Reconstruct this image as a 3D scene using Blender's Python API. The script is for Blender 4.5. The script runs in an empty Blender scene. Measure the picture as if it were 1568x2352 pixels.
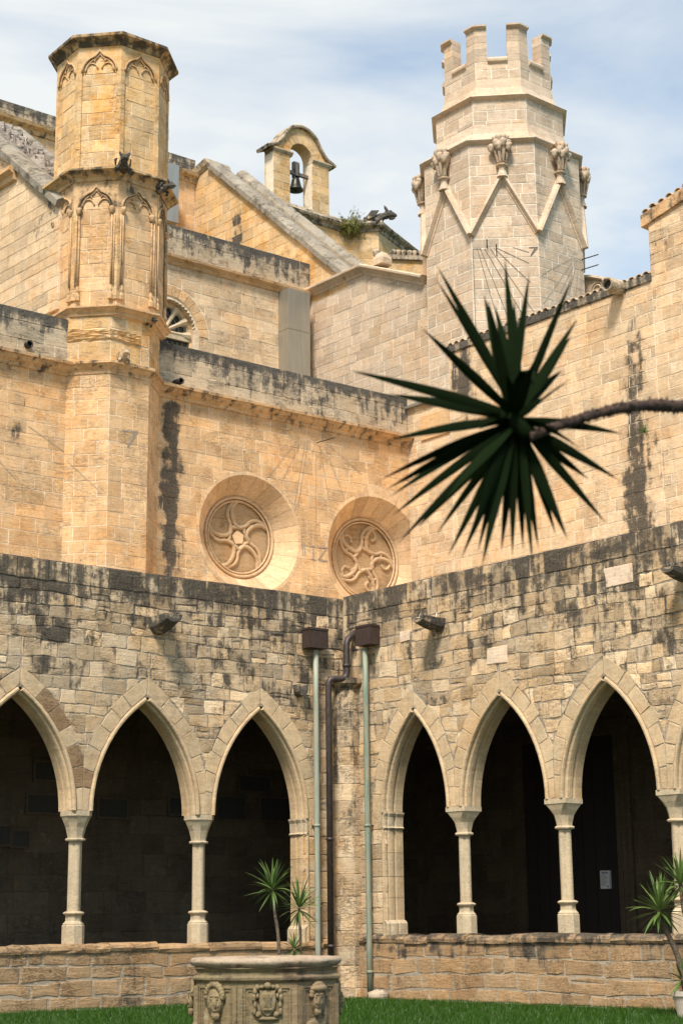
import bpy, math, random
import numpy as np
from mathutils import Vector, Matrix
R_ = math.radians
rnd = random.Random(7)
sc = bpy.context.scene
COL = sc.collection

# ------------------------------------------------------------------ camera
FPX, PITCH, ROLL = 3800.0, R_(13.913), R_(0.686)
AZA, AZB = R_(38.022), R_(-48.124)          # facing directions of the two cloister sides
EYE = np.array([0.0, 0.0, 1.6])
def _rot():
    c, s = math.cos(PITCH), math.sin(PITCH)
    A = np.array([[1, 0, 0], [0, c, -s], [0, s, c]])
    c, s = math.cos(ROLL), math.sin(ROLL)
    return A @ np.array([[c, 0, s], [0, 1, 0], [-s, 0, c]])
RC = _rot()                                  # columns: right, forward, up
cd = bpy.data.cameras.new('camera'); cam = bpy.data.objects.new('camera', cd); COL.objects.link(cam)
cd.sensor_fit = 'VERTICAL'; cd.sensor_height = 36; cd.sensor_width = 24
cd.lens = FPX / 2352 * 36
cd.clip_start = 0.1; cd.clip_end = 3000
m4 = Matrix.Identity(4)
for i in range(3):
    m4[i][0] = RC[i][0]; m4[i][1] = RC[i][2]; m4[i][2] = -RC[i][1]
m4.translation = Vector(EYE)
cam.matrix_world = m4
cd.dof.use_dof = True; cd.dof.focus_distance = 38; cd.dof.aperture_fstop = 3.0
sc.camera = cam

# ------------------------------------------------------------------ light
SUN_AZ, SUN_EL = R_(13), R_(53)              # azimuth from -y towards -x
w = bpy.data.worlds.new('World'); sc.world = w; w.use_nodes = True
nt = w.node_tree; nt.nodes.clear()
def wn(t, **k):
    n = nt.nodes.new(t)
    for a, b in k.items(): setattr(n, a, b)
    return n
sky = wn('ShaderNodeTexSky', sky_type='NISHITA'); sky.sun_disc = False
sky.sun_elevation = SUN_EL; sky.sun_rotation = R_(180) + SUN_AZ
sky.air_density = 1.0; sky.dust_density = 0.6; sky.ozone_density = 1.2
bg = wn('ShaderNodeBackground'); bg.inputs[1].default_value = 0.115
wo = wn('ShaderNodeOutputWorld')
tc = wn('ShaderNodeTexCoord'); mp = wn('ShaderNodeMapping'); mp.inputs['Scale'].default_value = (1.6, 1.6, 4.6)
mp.inputs['Rotation'].default_value = (R_(8), R_(-14), R_(20)); mp.inputs['Location'].default_value = (3.3, 0.6, 1.3)
n1 = wn('ShaderNodeTexNoise'); n1.inputs['Scale'].default_value = 1.7; n1.inputs['Detail'].default_value = 8; n1.inputs['Roughness'].default_value = .52
n1.inputs['Distortion'].default_value = .5
rp = wn('ShaderNodeValToRGB'); rp.color_ramp.elements[0].position = .34; rp.color_ramp.elements[1].position = .58
rp.color_ramp.elements[0].color = (.22, .22, .22, 1); rp.color_ramp.elements[1].color = (.95, .95, .95, 1)
mx = wn('ShaderNodeMix', data_type='RGBA')
nt.links.new(tc.outputs['Generated'], mp.inputs[0]); nt.links.new(mp.outputs[0], n1.inputs['Vector'])
sx = wn('ShaderNodeSeparateXYZ'); nt.links.new(tc.outputs['Generated'], sx.inputs[0]); ma = wn('ShaderNodeMath', operation='MULTIPLY_ADD'); nt.links.new(sx.outputs[0], ma.inputs[0]); ma.inputs[1].default_value = -.28; nt.links.new(n1.outputs['Fac'], ma.inputs[2])
tn = wn('ShaderNodeMix', data_type='RGBA', blend_type='MULTIPLY'); tn.inputs[0].default_value = 1; nt.links.new(sky.outputs[0], tn.inputs[6]); tn.inputs[7].default_value = (.86, 1.02, 1.0, 1)
nt.links.new(ma.outputs[0], rp.inputs[0]); nt.links.new(rp.outputs[0], mx.inputs[0])
nt.links.new(tn.outputs[2], mx.inputs[6]); mx.inputs[7].default_value = (4.35, 4.48, 4.45, 1)
nt.links.new(mx.outputs[2], bg.inputs[0]); nt.links.new(bg.outputs[0], wo.inputs[0])
sl = bpy.data.lights.new('sun', 'SUN'); sl.energy = 2.9; sl.angle = R_(13.0); sl.color = (1, .915, .82)
so = bpy.data.objects.new('sun', sl); COL.objects.link(so)
sd = Vector((-math.sin(SUN_AZ) * math.cos(SUN_EL), -math.cos(SUN_AZ) * math.cos(SUN_EL), math.sin(SUN_EL)))
so.rotation_euler = sd.to_track_quat('Z', 'Y').to_euler(); so.location = (-20, -20, 60)
vs = sc.view_settings; vs.view_transform = 'Standard'; vs.look = 'None'; vs.exposure = 0.88; vs.gamma = 1; vs.use_curve_mapping = False

# ------------------------------------------------------------------ materials
class NT:
    def __init__(s, name):
        s.m = bpy.data.materials.new(name); s.m.use_nodes = True; s.t = s.m.node_tree
        s.p = s.t.nodes['Principled BSDF']
    def n(s, t, ins=None, **k):
        n = s.t.nodes.new(t)
        for a, b in k.items(): setattr(n, a, b)
        for a, b in (ins or {}).items(): s.set(n.inputs[a], b)
        return n
    def set(s, sock, v):
        if isinstance(v, bpy.types.NodeSocket): s.t.links.new(v, sock)
        elif isinstance(v, tuple) and len(v) == 3 and sock.type == 'RGBA': sock.default_value = (*v, 1)
        else: sock.default_value = v
    def math(s, op, a, b=None, c=None, clamp=False):
        n = s.n('ShaderNodeMath', operation=op, use_clamp=clamp); s.set(n.inputs[0], a)
        if b is not None: s.set(n.inputs[1], b)
        if c is not None: s.set(n.inputs[2], c)
        return n.outputs[0]
    def mix(s, f, a, b, bt='MIX'):
        n = s.n('ShaderNodeMix', data_type='RGBA', blend_type=bt); s.set(n.inputs[0], f); s.set(n.inputs[6], a); s.set(n.inputs[7], b)
        return n.outputs[2]
    def noise(s, vec, scale, det=4, rough=.55, dist=0.):
        n = s.n('ShaderNodeTexNoise', {'Scale': scale, 'Detail': det, 'Roughness': rough, 'Distortion': dist})
        if vec is not None: s.set(n.inputs['Vector'], vec)
        return n.outputs['Fac']
    def mapv(s, vec, scale):
        return s.n('ShaderNodeMapping', {'Vector': vec, 'Scale': scale}).outputs[0]
    def ramp(s, f, a, b):
        return s.n('ShaderNodeMapRange', {'Value': f, 'From Min': a, 'From Max': b, 'To Min': 0., 'To Max': 1.}, interpolation_type='SMOOTHSTEP').outputs[0]
    def bump(s, h, strength, dist, nrm=None):
        n = s.n('ShaderNodeBump', {'Height': h, 'Strength': strength, 'Distance': dist})
        if nrm is not None: s.set(n.inputs['Normal'], nrm)
        return n.outputs[0]

def stone_mat(name, c1, c2, c3, crust=(.046, .040, .031), pit=.5, grain=1., pale=.15, orange=.45, bd=.42, var=.5):
    """weathered limestone: attribute tint = (hue pick, value pick, crust amount)"""
    g = NT(name)
    pos = g.n('ShaderNodeNewGeometry').outputs['Position']
    at = g.n('ShaderNodeAttribute', attribute_name='tint')
    sp = g.n('ShaderNodeSeparateColor', {'Color': at.outputs['Color']})
    r, v, gr = sp.outputs[0], sp.outputs[1], sp.outputs[2]
    big = g.noise(pos, .55, 3); mid = g.noise(pos, 3.2, 6, .6); fine = g.noise(pos, 26, 6, .7); vf = g.noise(pos, 90, 3, .7)
    strk = g.noise(g.mapv(pos, (4.5, 4.5, .55)), 1.4, 5, .6)
    bed = g.noise(g.mapv(pos, (1.2, 1.2, 9)), 1.6, 5, .65, .6)
    h = g.math('ADD', g.math('ADD', g.math('MULTIPLY', r, var), .5 - .5 * var), g.math('MULTIPLY', g.math('SUBTRACT', g.noise(pos, 1.9, 5, .6), .5), 2.4), clamp=True)
    col = g.mix(h, c1, c2)
    o = g.ramp(g.math('ADD', g.math('MULTIPLY', big, .7), g.math('MULTIPLY', mid, .5)), .60, .76)
    col = g.mix(g.math('MULTIPLY', o, orange), col, c3)
    val = g.math('ADD', 1. - .44 * var, g.math('MULTIPLY', v, .6 * var))
    val = g.math('MULTIPLY', val, g.math('ADD', .52, g.math('MULTIPLY', fine, .96)))
    val = g.math('MULTIPLY', val, g.math('ADD', 1 - .5 * bd, g.math('MULTIPLY', bed, 1.0 * bd)))
    val = g.math('MULTIPLY', val, g.math('ADD', .80, g.math('MULTIPLY', strk, .40)))
    crk = g.noise(g.mapv(pos, (1.4, 1.4, 6.5)), 2.6, 5, .68, 1.2)
    crack = g.math('MULTIPLY', g.math('SUBTRACT', 1., g.ramp(g.math('ABSOLUTE', g.math('SUBTRACT', crk, .5)), .004, .022)), g.ramp(g.noise(pos, 1.7, 4), .47, .60))
    val = g.math('MULTIPLY', val, g.math('SUBTRACT', 1., g.math('MULTIPLY', crack, .42)))
    val = g.math('MULTIPLY', val, g.math('ADD', .80, g.math('MULTIPLY', g.noise(pos, 9., 4, .6), .40)))
    vc = g.n('ShaderNodeCombineColor', {0: val, 1: val, 2: val}).outputs[0]
    col = g.mix(1., col, vc, 'MULTIPLY')
    # pale salt and lichen bloom
    pl = g.math('MULTIPLY', g.ramp(g.noise(pos, 5.5, 6, .65, .4), .60, .70), pale)
    col = g.mix(pl, col, (.62, .57, .48))
    # dark pits
    vo = g.n('ShaderNodeTexVoronoi', {'Vector': pos, 'Scale': 17., 'Randomness': 1.})
    pits = g.math('MULTIPLY', g.math('SUBTRACT', 1., g.ramp(vo.outputs['Distance'], .08, .24)), g.ramp(g.noise(pos, 2.3, 3), .5, .62))
    col = g.mix(g.math('MULTIPLY', pits, .45 * pit), col, (.10, .07, .045))
    # black crust
    nn = g.math('ADD', g.math('MULTIPLY', strk, .34), g.math('ADD', g.math('MULTIPLY', mid, .40), g.math('MULTIPLY', fine, .26)))
    e = g.math('SUBTRACT', g.math('ADD', gr, g.math('MULTIPLY', g.math('SUBTRACT', nn, .5), 3.8)), .5)
    m1 = g.ramp(e, -.08, .30); m0 = g.math('MULTIPLY', g.ramp(e, -.40, .35), .28)
    col = g.mix(m0, col, (.25, .195, .13))
    cc = g.mix(g.ramp(fine, .42, .66), crust, (crust[0] * 2.6, crust[1] * 2.6, crust[2] * 2.7))
    col = g.mix(g.math('MULTIPLY', m1, .93), col, cc)
    g.set(g.p.inputs['Base Color'], col); g.p.inputs['Roughness'].default_value = .92
    g.p.inputs['Specular IOR Level'].default_value = .25
    hh = g.math('ADD', g.math('MULTIPLY', fine, .6), g.math('MULTIPLY', bed, 1.8 * bd))
    hh = g.math('SUBTRACT', g.math('SUBTRACT', hh, g.math('MULTIPLY', crack, .9)), g.math('MULTIPLY', pits, .8 * pit))
    nb = g.bump(hh, .55 * grain, .035); nb = g.bump(vf, .35 * grain, .008, nb)
    g.set(g.p.inputs['Normal'], nb)
    return g.m
M = {}
M['gold'] = stone_mat('gold_limestone', (.73, .455, .225), (.70, .48, .275), (.72, .34, .10), pit=.4, pale=.25)
M['rake'] = stone_mat('dark_grey_raking_coping', (.30, .26, .20), (.36, .32, .26), (.34, .27, .17), pit=.8, pale=.3, orange=.2, grain=1.4)
M['sand'] = stone_mat('pale_sand_limestone', (.73, .51, .30), (.70, .54, .36), (.72, .40, .17), pit=.4, pale=.25)
M['brown'] = stone_mat('brown_patinated_stone', (.27, .165, .085), (.36, .24, .135), (.22, .125, .06), pit=.8, pale=.25, grain=1.3)
M['gold_plain'] = stone_mat('smooth_gold_limestone', (.72, .48, .27), (.68, .48, .29), (.68, .38, .15), pit=.2, pale=.15, grain=.5)
M['amber'] = stone_mat('amber_limestone', (.76, .47, .20), (.70, .51, .30), (.76, .36, .08), pit=.6, pale=.3, orange=.7)
M['cream'] = stone_mat('pale_cream_limestone', (.63, .475, .33), (.61, .49, .37), (.63, .39, .20), pit=.25, pale=.25, orange=.4, grain=.7)
M['arcade'] = stone_mat('weathered_arcade_limestone', (.66, .46, .26), (.64, .495, .325), (.62, .36, .14), pit=1., pale=.6, grain=1.4, bd=.3, var=.85)
M['arcade_trim'] = stone_mat('dressed_arcade_limestone', (.60, .43, .25), (.56, .43, .27), (.54, .33, .15), pit=.25, pale=.12, grain=.5)
M['sill'] = stone_mat('rough_sill_limestone', (.47, .29, .145), (.42, .29, .165), (.45, .245, .10), pit=.9, pale=.2, grain=1.4)
M['column'] = stone_mat('smooth_column_marble', (.56, .44, .29), (.52, .43, .29), (.50, .34, .18), pit=.1, pale=.1, grain=.3, orange=.2)
M['dark_stone'] = stone_mat('sooty_gallery_stone', (.13, .095, .06), (.11, .085, .06), (.12, .08, .04), pit=.5, pale=.1)  # soot and the shade of the gallery are both put into this colour
M['coping'] = stone_mat('lichen_grey_coping', (.58, .44, .285), (.56, .47, .34), (.58, .38, .2), crust=(.05, .048, .042), pit=.8, pale=.4, orange=.2, grain=1.5)
M['well'] = stone_mat('carved_well_limestone', (.27, .205, .11), (.23, .19, .105), (.25, .16, .10), crust=(.05, .035, .022), pit=.4, pale=.2, grain=1.)
M['well_rim'] = stone_mat('pinkish_well_rim', (.40, .305, .205), (.40, .32, .23), (.38, .26, .17), crust=(.05, .035, .025), pit=.4, pale=.3)
M['m_light'] = stone_mat('pale_lime_mortar', (.85, .76, .62), (.82, .73, .59), (.78, .63, .46), pit=.1, pale=.3, grain=.8)
M['m_gold'] = stone_mat('warm_lime_mortar', (.84, .68, .49), (.84, .73, .56), (.74, .5, .29), pit=.1, pale=.3, grain=.8)
M['m_grey'] = stone_mat('grey_arcade_mortar', (.50, .40, .28), (.38, .33, .26), (.28, .19, .1), pit=.6, pale=.2, grain=1.2)
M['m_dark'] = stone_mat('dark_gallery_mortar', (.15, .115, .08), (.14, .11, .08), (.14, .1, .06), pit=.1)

def simple(name, col, rough=.6, metal=0., n=0., scale=20, col2=None, bump=0., stretch=(1, 1, 1)):
    g = NT(name); pos = g.n('ShaderNodeNewGeometry').outputs['Position']
    nz = g.noise(g.mapv(pos, stretch), scale, 5, .6)
    g.set(g.p.inputs['Base Color'], g.mix(g.math('MULTIPLY', g.ramp(nz, .38, .64), n), col, col2 or col))
    g.p.inputs['Roughness'].default_value = rough; g.p.inputs['Metallic'].default_value = metal
    if bump: g.set(g.p.inputs['Normal'], g.bump(nz, bump, .01))
    return g.m
M['zinc'] = simple('brushed_zinc_sheet', (.40, .385, .33), .42, .6, .5, 3, (.32, .30, .25), stretch=(3, 3, .3))
M['copper_box'] = simple('brown_oxidised_copper', (.055, .034, .026), .55, .3, .6, 9, (.10, .075, .065), stretch=(6, 6, .6))
M['green_pipe'] = simple('verdigris_pipe', (.16, .24, .19), .6, .1, 1., 7, (.34, .31, .21), .3, stretch=(5, 5, .35))
M['pale_pipe'] = simple('faded_green_pipe', (.37, .37, .28), .6, .1, 1., 6, (.26, .30, .24), .2, stretch=(5, 5, .3))
M['brown_pipe'] = simple('brown_copper_pipe', (.050, .034, .028), .5, .35, .7, 12, (.10, .085, .08), .2, stretch=(4, 4, .7))
M['iron'] = simple('dark_iron', (.03, .028, .026), .5, .7, .5, 30, (.07, .05, .04))
M['bronze'] = simple('dark_bronze', (.035, .032, .026), .42, .8, .6, 10, (.07, .075, .055))
M['old_wood'] = simple('weathered_grey_wood', (.12, .10, .085), .85, 0, .8, 12, (.22, .19, .16), .5, stretch=(1, 1, 6))
M['door'] = simple('nearly_black_door_wood', (.02, .013, .01), .7, 0, .5, 8, (.03, .02, .014), .3, stretch=(5, 5, .5))
M['plaque'] = simple('blackened_plaque_stone', (.035, .03, .025), .7, 0, .5, 14, (.02, .018, .016), .3)
M['paper'] = simple('white_paper', (.8, .8, .8), .7)
M['ink'] = simple('grey_print', (.12, .12, .16), .7)
M['blueink'] = simple('blue_print', (.15, .2, .5), .7)
M['line'] = simple('faded_grey_sundial_paint', (.30, .26, .215), .9, 0, .6, 30, (.44, .36, .26))
M['line_dark'] = simple('dark_sundial_paint', (.12, .105, .09), .9, 0, .4, 30, (.22, .18, .14))
M['glass'] = simple('dark_leaded_glass', (.012, .016, .016), .12, 0, .6, 14, (.03, .05, .055))
M['lead'] = simple('pale_window_lead', (.42, .42, .40), .6)
M['soil'] = simple('dark_soil', (.05, .035, .022), .95, 0, 1., 20, (.08, .06, .04), .6)
M['pot'] = simple('cream_plastic_pot', (.52, .45, .36), .55, 0, .5, 6, (.45, .38, .30), .1)
M['terracotta'] = simple('weathered_roof_tile', (.42, .28, .17), .85, 0, 1., 5, (.50, .40, .28), .5)
M['bark'] = simple('scarred_yucca_bark', (.16, .115, .075), .9, 0, 1., 22, (.07, .05, .035), 1., stretch=(1, 1, 2.5))
M['branch'] = simple('dark_ringed_branch_bark', (.075, .042, .026), .9, 0, 1., 40, (.02, .012, .009), 1.)
M['rubble'] = stone_mat('lichened_roof_rubble', (.46, .38, .32), (.56, .50, .44), (.44, .33, .22), crust=(.05, .045, .04), pit=1., pale=.6, grain=2)
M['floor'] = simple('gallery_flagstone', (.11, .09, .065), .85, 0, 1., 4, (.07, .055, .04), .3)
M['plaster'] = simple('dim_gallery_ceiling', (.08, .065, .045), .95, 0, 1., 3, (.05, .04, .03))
def leaf_mat(name, c1, c2, edge=None, rough=.42, tr=.12):
    g = NT(name); oi = g.n('ShaderNodeObjectInfo').outputs['Random']
    pos = g.n('ShaderNodeNewGeometry').outputs['Position']
    nz = g.noise(pos, 7, 3)
    col = g.mix(g.math('ADD', g.math('MULTIPLY', oi, .7), g.math('MULTIPLY', nz, .4), clamp=True), c1, c2)
    at = g.n('ShaderNodeAttribute', attribute_name='tint')
    sp = g.n('ShaderNodeSeparateColor', {'Color': at.outputs['Color']})
    if edge: col = g.mix(g.ramp(sp.outputs[0], .72, 1.), col, edge)
    g.set(g.p.inputs['Base Color'], col); g.p.inputs['Roughness'].default_value = rough
    g.p.inputs['Specular IOR Level'].default_value = .35 if tr > .05 else .05
    tl = g.n('ShaderNodeBsdfTranslucent', {'Color': col}); ms = g.n('ShaderNodeMixShader', {0: tr, 1: g.p.outputs[0], 2: tl.outputs[0]})
    g.t.links.new(ms.outputs[0], g.t.nodes['Material Output'].inputs[0])
    return g.m
M['leaf_dark'] = leaf_mat('deep_green_yucca_leaf', (.003, .007, .0015), (.006, .014, .003), rough=.8, tr=.04)
M['leaf'] = leaf_mat('green_yucca_leaf', (.045, .105, .025), (.13, .20, .045), (.22, .27, .08), tr=.15)
M['weed'] = leaf_mat('dry_wall_weed', (.16, .17, .04), (.34, .29, .09))
M['grass'] = leaf_mat('lawn_blade', (.022, .070, .004), (.048, .118, .008), tr=.2)
M['grass_base'] = simple('lawn_earth', (.014, .030, .008), .95, 0, 1., 9, (.025, .045, .012))
M['dry'] = simple('dead_leaf', (.18, .12, .06), .9)

# ------------------------------------------------------------------ geometry helpers
WL = {}                                       # world location of each built object
def link(o, parent, loc):
    COL.objects.link(o); WL[o.name] = np.array(loc, float)
    if parent is not None:
        o.parent = parent; o.location = Vector(np.array(loc) - WL[parent.name])
    else: o.location = Vector(loc)
    return o
def tag(o, label=None, cat=None, group=None, kind=None):
    if label: o['label'] = label
    if cat: o['category'] = cat
    if group: o['group'] = group
    if kind: o['kind'] = kind
    return o
def root(name, loc, label, cat, group=None):
    o = bpy.data.objects.new(name, None); o.empty_display_size = .3
    link(o, None, loc); return tag(o, label, cat, group, 'thing')
def mk(name, V, Fc, mat, parent=None, tint=None, smooth=False, origin=None):
    V = np.asarray(V, float)
    c = np.array(origin, float) if origin is not None else (V.min(0) + V.max(0)) / 2
    me = bpy.data.meshes.new(name); me.from_pydata((V - c).tolist(), [], [list(f) for f in Fc])
    at = me.color_attributes.new('tint', 'FLOAT_COLOR', 'POINT')
    T = np.ones((len(V), 4)); T[:, 0] = .5; T[:, 1] = .5; T[:, 2] = 0
    if tint is not None:
        t = np.asarray(tint, float)
        T[:, :3] = t if t.ndim == 2 else t[None, :]
    at.data.foreach_set('color', T.astype(np.float32).ravel())
    me.materials.append(M[mat] if isinstance(mat, str) else mat)
    if smooth: me.polygons.foreach_set('use_smooth', [True] * len(me.polygons))
    o = bpy.data.objects.new(name, me)
    return link(o, parent, c)
def ray(px, py):
    d = RC @ np.array([(px - 784) / FPX, 1.0, -(py - 1176) / FPX]); return d
def project(p):
    c = RC.T @ (np.array(p) - EYE); return 784 + FPX * c[0] / c[1], 1176 - FPX * c[2] / c[1]
def at(px, py, y):
    d = ray(px, py); return EYE + d * (y / d[1])
class Frame:                                  # a vertical plane: u along it, d out of it, z up
    def __init__(s, o, az): s.o = np.array(o[:2], float); s.az = az; s.U = np.array([math.cos(az), math.sin(az)]); s.N = np.array([math.sin(az), -math.cos(az)])
    def P(s, u, d, z):
        q = s.o + s.U * u + s.N * d; return (q[0], q[1], z)
    def hit(s, px, py, d=0.):
        r = ray(px, py); o = s.o + s.N * d
        t = ((o - EYE[:2]) @ s.N) / (r[:2] @ s.N); p = EYE + r * t
        return float((p[:2] - s.o) @ s.U), float(p[2])
    def back(s, dist, u=0): return Frame(s.o + s.U * u - s.N * dist, s.az)
    def tintg(s, g, u, z): return g(u, z)

# convex polygon tools
def clip(poly, p, n):                          # keep (x-p).n >= 0
    out = []; L = len(poly)
    if L < 3: return []
    dd = [(q[0] - p[0]) * n[0] + (q[1] - p[1]) * n[1] for q in poly]
    for i in range(L):
        a, b, da, db = poly[i], poly[(i + 1) % L], dd[i], dd[(i + 1) % L]
        if da >= 0: out.append(a)
        if (da >= 0) != (db >= 0):
            t = da / (da - db); out.append((a[0] + (b[0] - a[0]) * t, a[1] + (b[1] - a[1]) * t))
    return out
def area(poly):
    return .5 * sum(poly[i][0] * poly[(i + 1) % len(poly)][1] - poly[(i + 1) % len(poly)][0] * poly[i][1] for i in range(len(poly)))
def clean(poly, eps=.02):
    out = []
    for q in poly:
        if not out or math.hypot(q[0] - out[-1][0], q[1] - out[-1][1]) > eps: out.append(q)
    while len(out) > 2 and math.hypot(out[0][0] - out[-1][0], out[0][1] - out[-1][1]) <= eps: out.pop()
    return out
def inset(poly, g):
    n = len(poly); out = poly
    for i in range(n):
        a, b = poly[i], poly[(i + 1) % n]; l = math.hypot(b[0] - a[0], b[1] - a[1])
        if l < 1e-6: continue
        nx, ny = -(b[1] - a[1]) / l, (b[0] - a[0]) / l     # ccw inward
        out = clip(out, (a[0] + nx * g, a[1] + ny * g), (nx, ny))
        if len(out) < 3: return []
    return clean(out, .008)
class Masonry:
    """collects stones of one thing; the 300 that show largest become parts, the rest one stuff part"""
    def __init__(s, parent, mat, name='stone'): s.parent = parent; s.mat = mat; s.name = name; s.L = []
    def add(s, fr, poly, proud=.0, joint=.009, ch=.012, rough=0., grime=None, mat=None, tint=None, deep=.04, bulge=0., name=None):
        poly = clean(poly)
        if len(poly) < 3: return
        if area(poly) < 0: poly = poly[::-1]
        p0 = inset(poly, joint)
        if len(p0) < 3 or abs(area(p0)) < .004: return
        if rough:                              # wobbly edges
            q = []
            for i in range(len(p0)):
                a, b = p0[i], p0[(i + 1) % len(p0)]; l = math.hypot(b[0] - a[0], b[1] - a[1])
                q.append((a[0] + rnd.uniform(-rough, rough) * .7, a[1] + rnd.uniform(-rough, rough) * .7))
                if l > .16 and len(p0) <= 5: q.append(((a[0] + b[0]) / 2 + rnd.uniform(-rough, rough) * .6, (a[1] + b[1]) / 2 + rnd.uniform(-rough, rough) * .6))
            p0 = q
        cx = sum(q[0] for q in p0) / len(p0); cz = sum(q[1] for q in p0) / len(p0)
        def shrink(q, k):
            dx, dz = q[0] - cx, q[1] - cz; l = math.hypot(dx, dz) or 1
            return (q[0] - dx / l * min(k, l * .5), q[1] - dz / l * min(k, l * .5))
        n = len(p0); V = []; F = []
        pj = proud + (rnd.uniform(-.002, .005) if rough else 0)
        tx, tz = rnd.uniform(-1, 1) * rough * .25, rnd.uniform(-1, 1) * rough * .25
        for q in p0: V.append((q[0], -deep, q[1]))
        for q in p0: V.append((q[0], pj - ch * .9, q[1]))
        for q in p0:
            k = shrink(q, ch * rnd.uniform(.9, 1.4)); V.append((k[0], pj + (q[0] - cx) * tx + (q[1] - cz) * tz + rnd.uniform(-1, 0) * rough * .12, k[1]))
        V.append((cx, pj + bulge * .5 + rnd.uniform(-.5, .5) * rough * .12, cz))
        for i in range(n):
            j = (i + 1) % n
            F.append((i, j, n + j, n + i)); F.append((n + i, n + j, 2 * n + j, 2 * n + i)); F.append((2 * n + i, 2 * n + j, 3 * n))
        t0 = tint or (rnd.random(), rnd.random() if (rough < .02 or rnd.random() > .05) else 1.5)
        gx = max(-.08, rnd.gauss(-.0, .12)) if rough > .015 else 0
        T = [(t0[0], t0[1], grime(v[0], v[2]) + gx if grime else 0.) for v in V]
        s.L.append((abs(area(p0)), [fr.P(*v) for v in V], F, T, mat or s.mat, name or s.name))
    def flush(s, limit=300, stuff='small_stones'):
        sz = []
        for a, V, F, T, m, nm in s.L:
            k = np.array(V); c = k.mean(0); px, py = project(c)
            vis = 1. if (-40 < px < 1610 and -40 < py < 2390) else .02
            sz.append(-a * vis)
        idx = np.argsort(sz); rest = {}
        for r, i in enumerate(idx):
            a, V, F, T, m, nm = s.L[i]
            if r < limit and sz[i] < -.004: mk(nm, V, F, m, s.parent, T)
            else:
                R = rest.setdefault(m, ([], [], [])); o = len(R[0]); R[0].extend(V); R[1].extend([tuple(x + o for x in f) for f in F]); R[2].extend(T)
        for m, (V, F, T) in rest.items(): tag(mk(stuff, V, F, m, s.parent, T), kind='stuff')
        s.L = []
def courses(z0, z1, h, var=.15, r=None):
    r = r or rnd; out = [z1]
    while out[-1] > z0 + h * .4: out.append(out[-1] - h * r.uniform(1 - var, 1 + var))
    out[-1] = z0; return out
def lay(ms, fr, u0, u1, zs, lmin, lmax, clips=(), wob=0., split=0., **k):
    """courses of stones between heights zs (top down), each clipped by every function of clips"""
    ph = [rnd.uniform(0, 6.28) for _ in zs]; fq = [rnd.uniform(.7, 1.5) for _ in zs]
    hz = lambda i, u: zs[i] + (0 if i in (0, len(zs) - 1) else wob * (math.sin(u * fq[i] + ph[i]) + .5 * math.sin(u * 3.1 * fq[i] + 2 * ph[i])))
    for i in range(len(zs) - 1):
        zt, zb = zs[i], zs[i + 1]; u = u0
        first = True
        while u < u1 - 1e-3:
            l = rnd.uniform(lmin, lmax)
            if first: l *= rnd.uniform(.4, 1.); first = False
            v = min(u + l, u1)
            if u1 - v < lmin * .5: v = u1
            b0, b1, t0, t1 = hz(i + 1, u), hz(i + 1, v), hz(i, u), hz(i, v); polys = [[(u, b0), (v, b1), (v, t1), (u, t0)]]
            if split and rnd.random() < split:
                q = rnd.uniform(.35, .65); m0, m1 = b0 + (t0 - b0) * q, b1 + (t1 - b1) * q; polys = [[(u, b0), (v, b1), (v, m1), (u, m0)], [(u, m0), (v, m1), (v, t1), (u, t0)]]
            elif split and rnd.random() < split * .8:
                q = u + (v - u) * rnd.uniform(.4, .6); bq, tq = hz(i + 1, q), hz(i, q); polys = [[(u, b0), (q, bq), (q, tq), (u, t0)], [(q, bq), (v, b1), (v, t1), (q, tq)]]
            for c in clips:
                nx = []
                for p in polys: nx += c(p)
                polys = [p for p in nx if len(p) >= 3]
            for p in polys: ms.add(fr, p, **k)
            u = v
def halfplane(p, n): return lambda q: [clip(q, p, n)]
def below_line(a, b): return halfplane(a, ((b[1] - a[1]), -(b[0] - a[0])) if b[0] > a[0] else (-(b[1] - a[1]), (b[0] - a[0])))
def disc_out(c, rad):
    def f(poly):
        ds = [math.hypot(q[0] - c[0], q[1] - c[1]) for q in poly]
        if min(ds) >= rad:                     # an edge may still bulge into the disc, tiny
            pass
        if max(ds) <= rad: return []
        cx = sum(q[0] for q in poly) / len(poly); cz = sum(q[1] for q in poly) / len(poly)
        dx, dz = cx - c[0], cz - c[1]; l = math.hypot(dx, dz) or 1
        n = (dx / l, dz / l)
        return [clip(poly, (c[0] + n[0] * rad, c[1] + n[1] * rad), n)]
    return f
def grid(fr, u0, u1, z0, z1, d, step=.5, grime=None, tint=(.5, .5), mask=None):
    nu = max(1, int(math.ceil((u1 - u0) / step))); nz = max(1, int(math.ceil((z1 - z0) / step)))
    V, F, T = [], [], []
    for j in range(nz + 1):
        for i in range(nu + 1):
            u = u0 + (u1 - u0) * i / nu; z = z0 + (z1 - z0) * j / nz
            V.append(fr.P(u, d, z)); T.append((*tint, grime(u, z) if grime else 0))
    for j in range(nz):
        for i in range(nu):
            a = j * (nu + 1) + i; F.append((a, a + 1, a + nu + 2, a + nu + 1))
    return V, F, T
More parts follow.
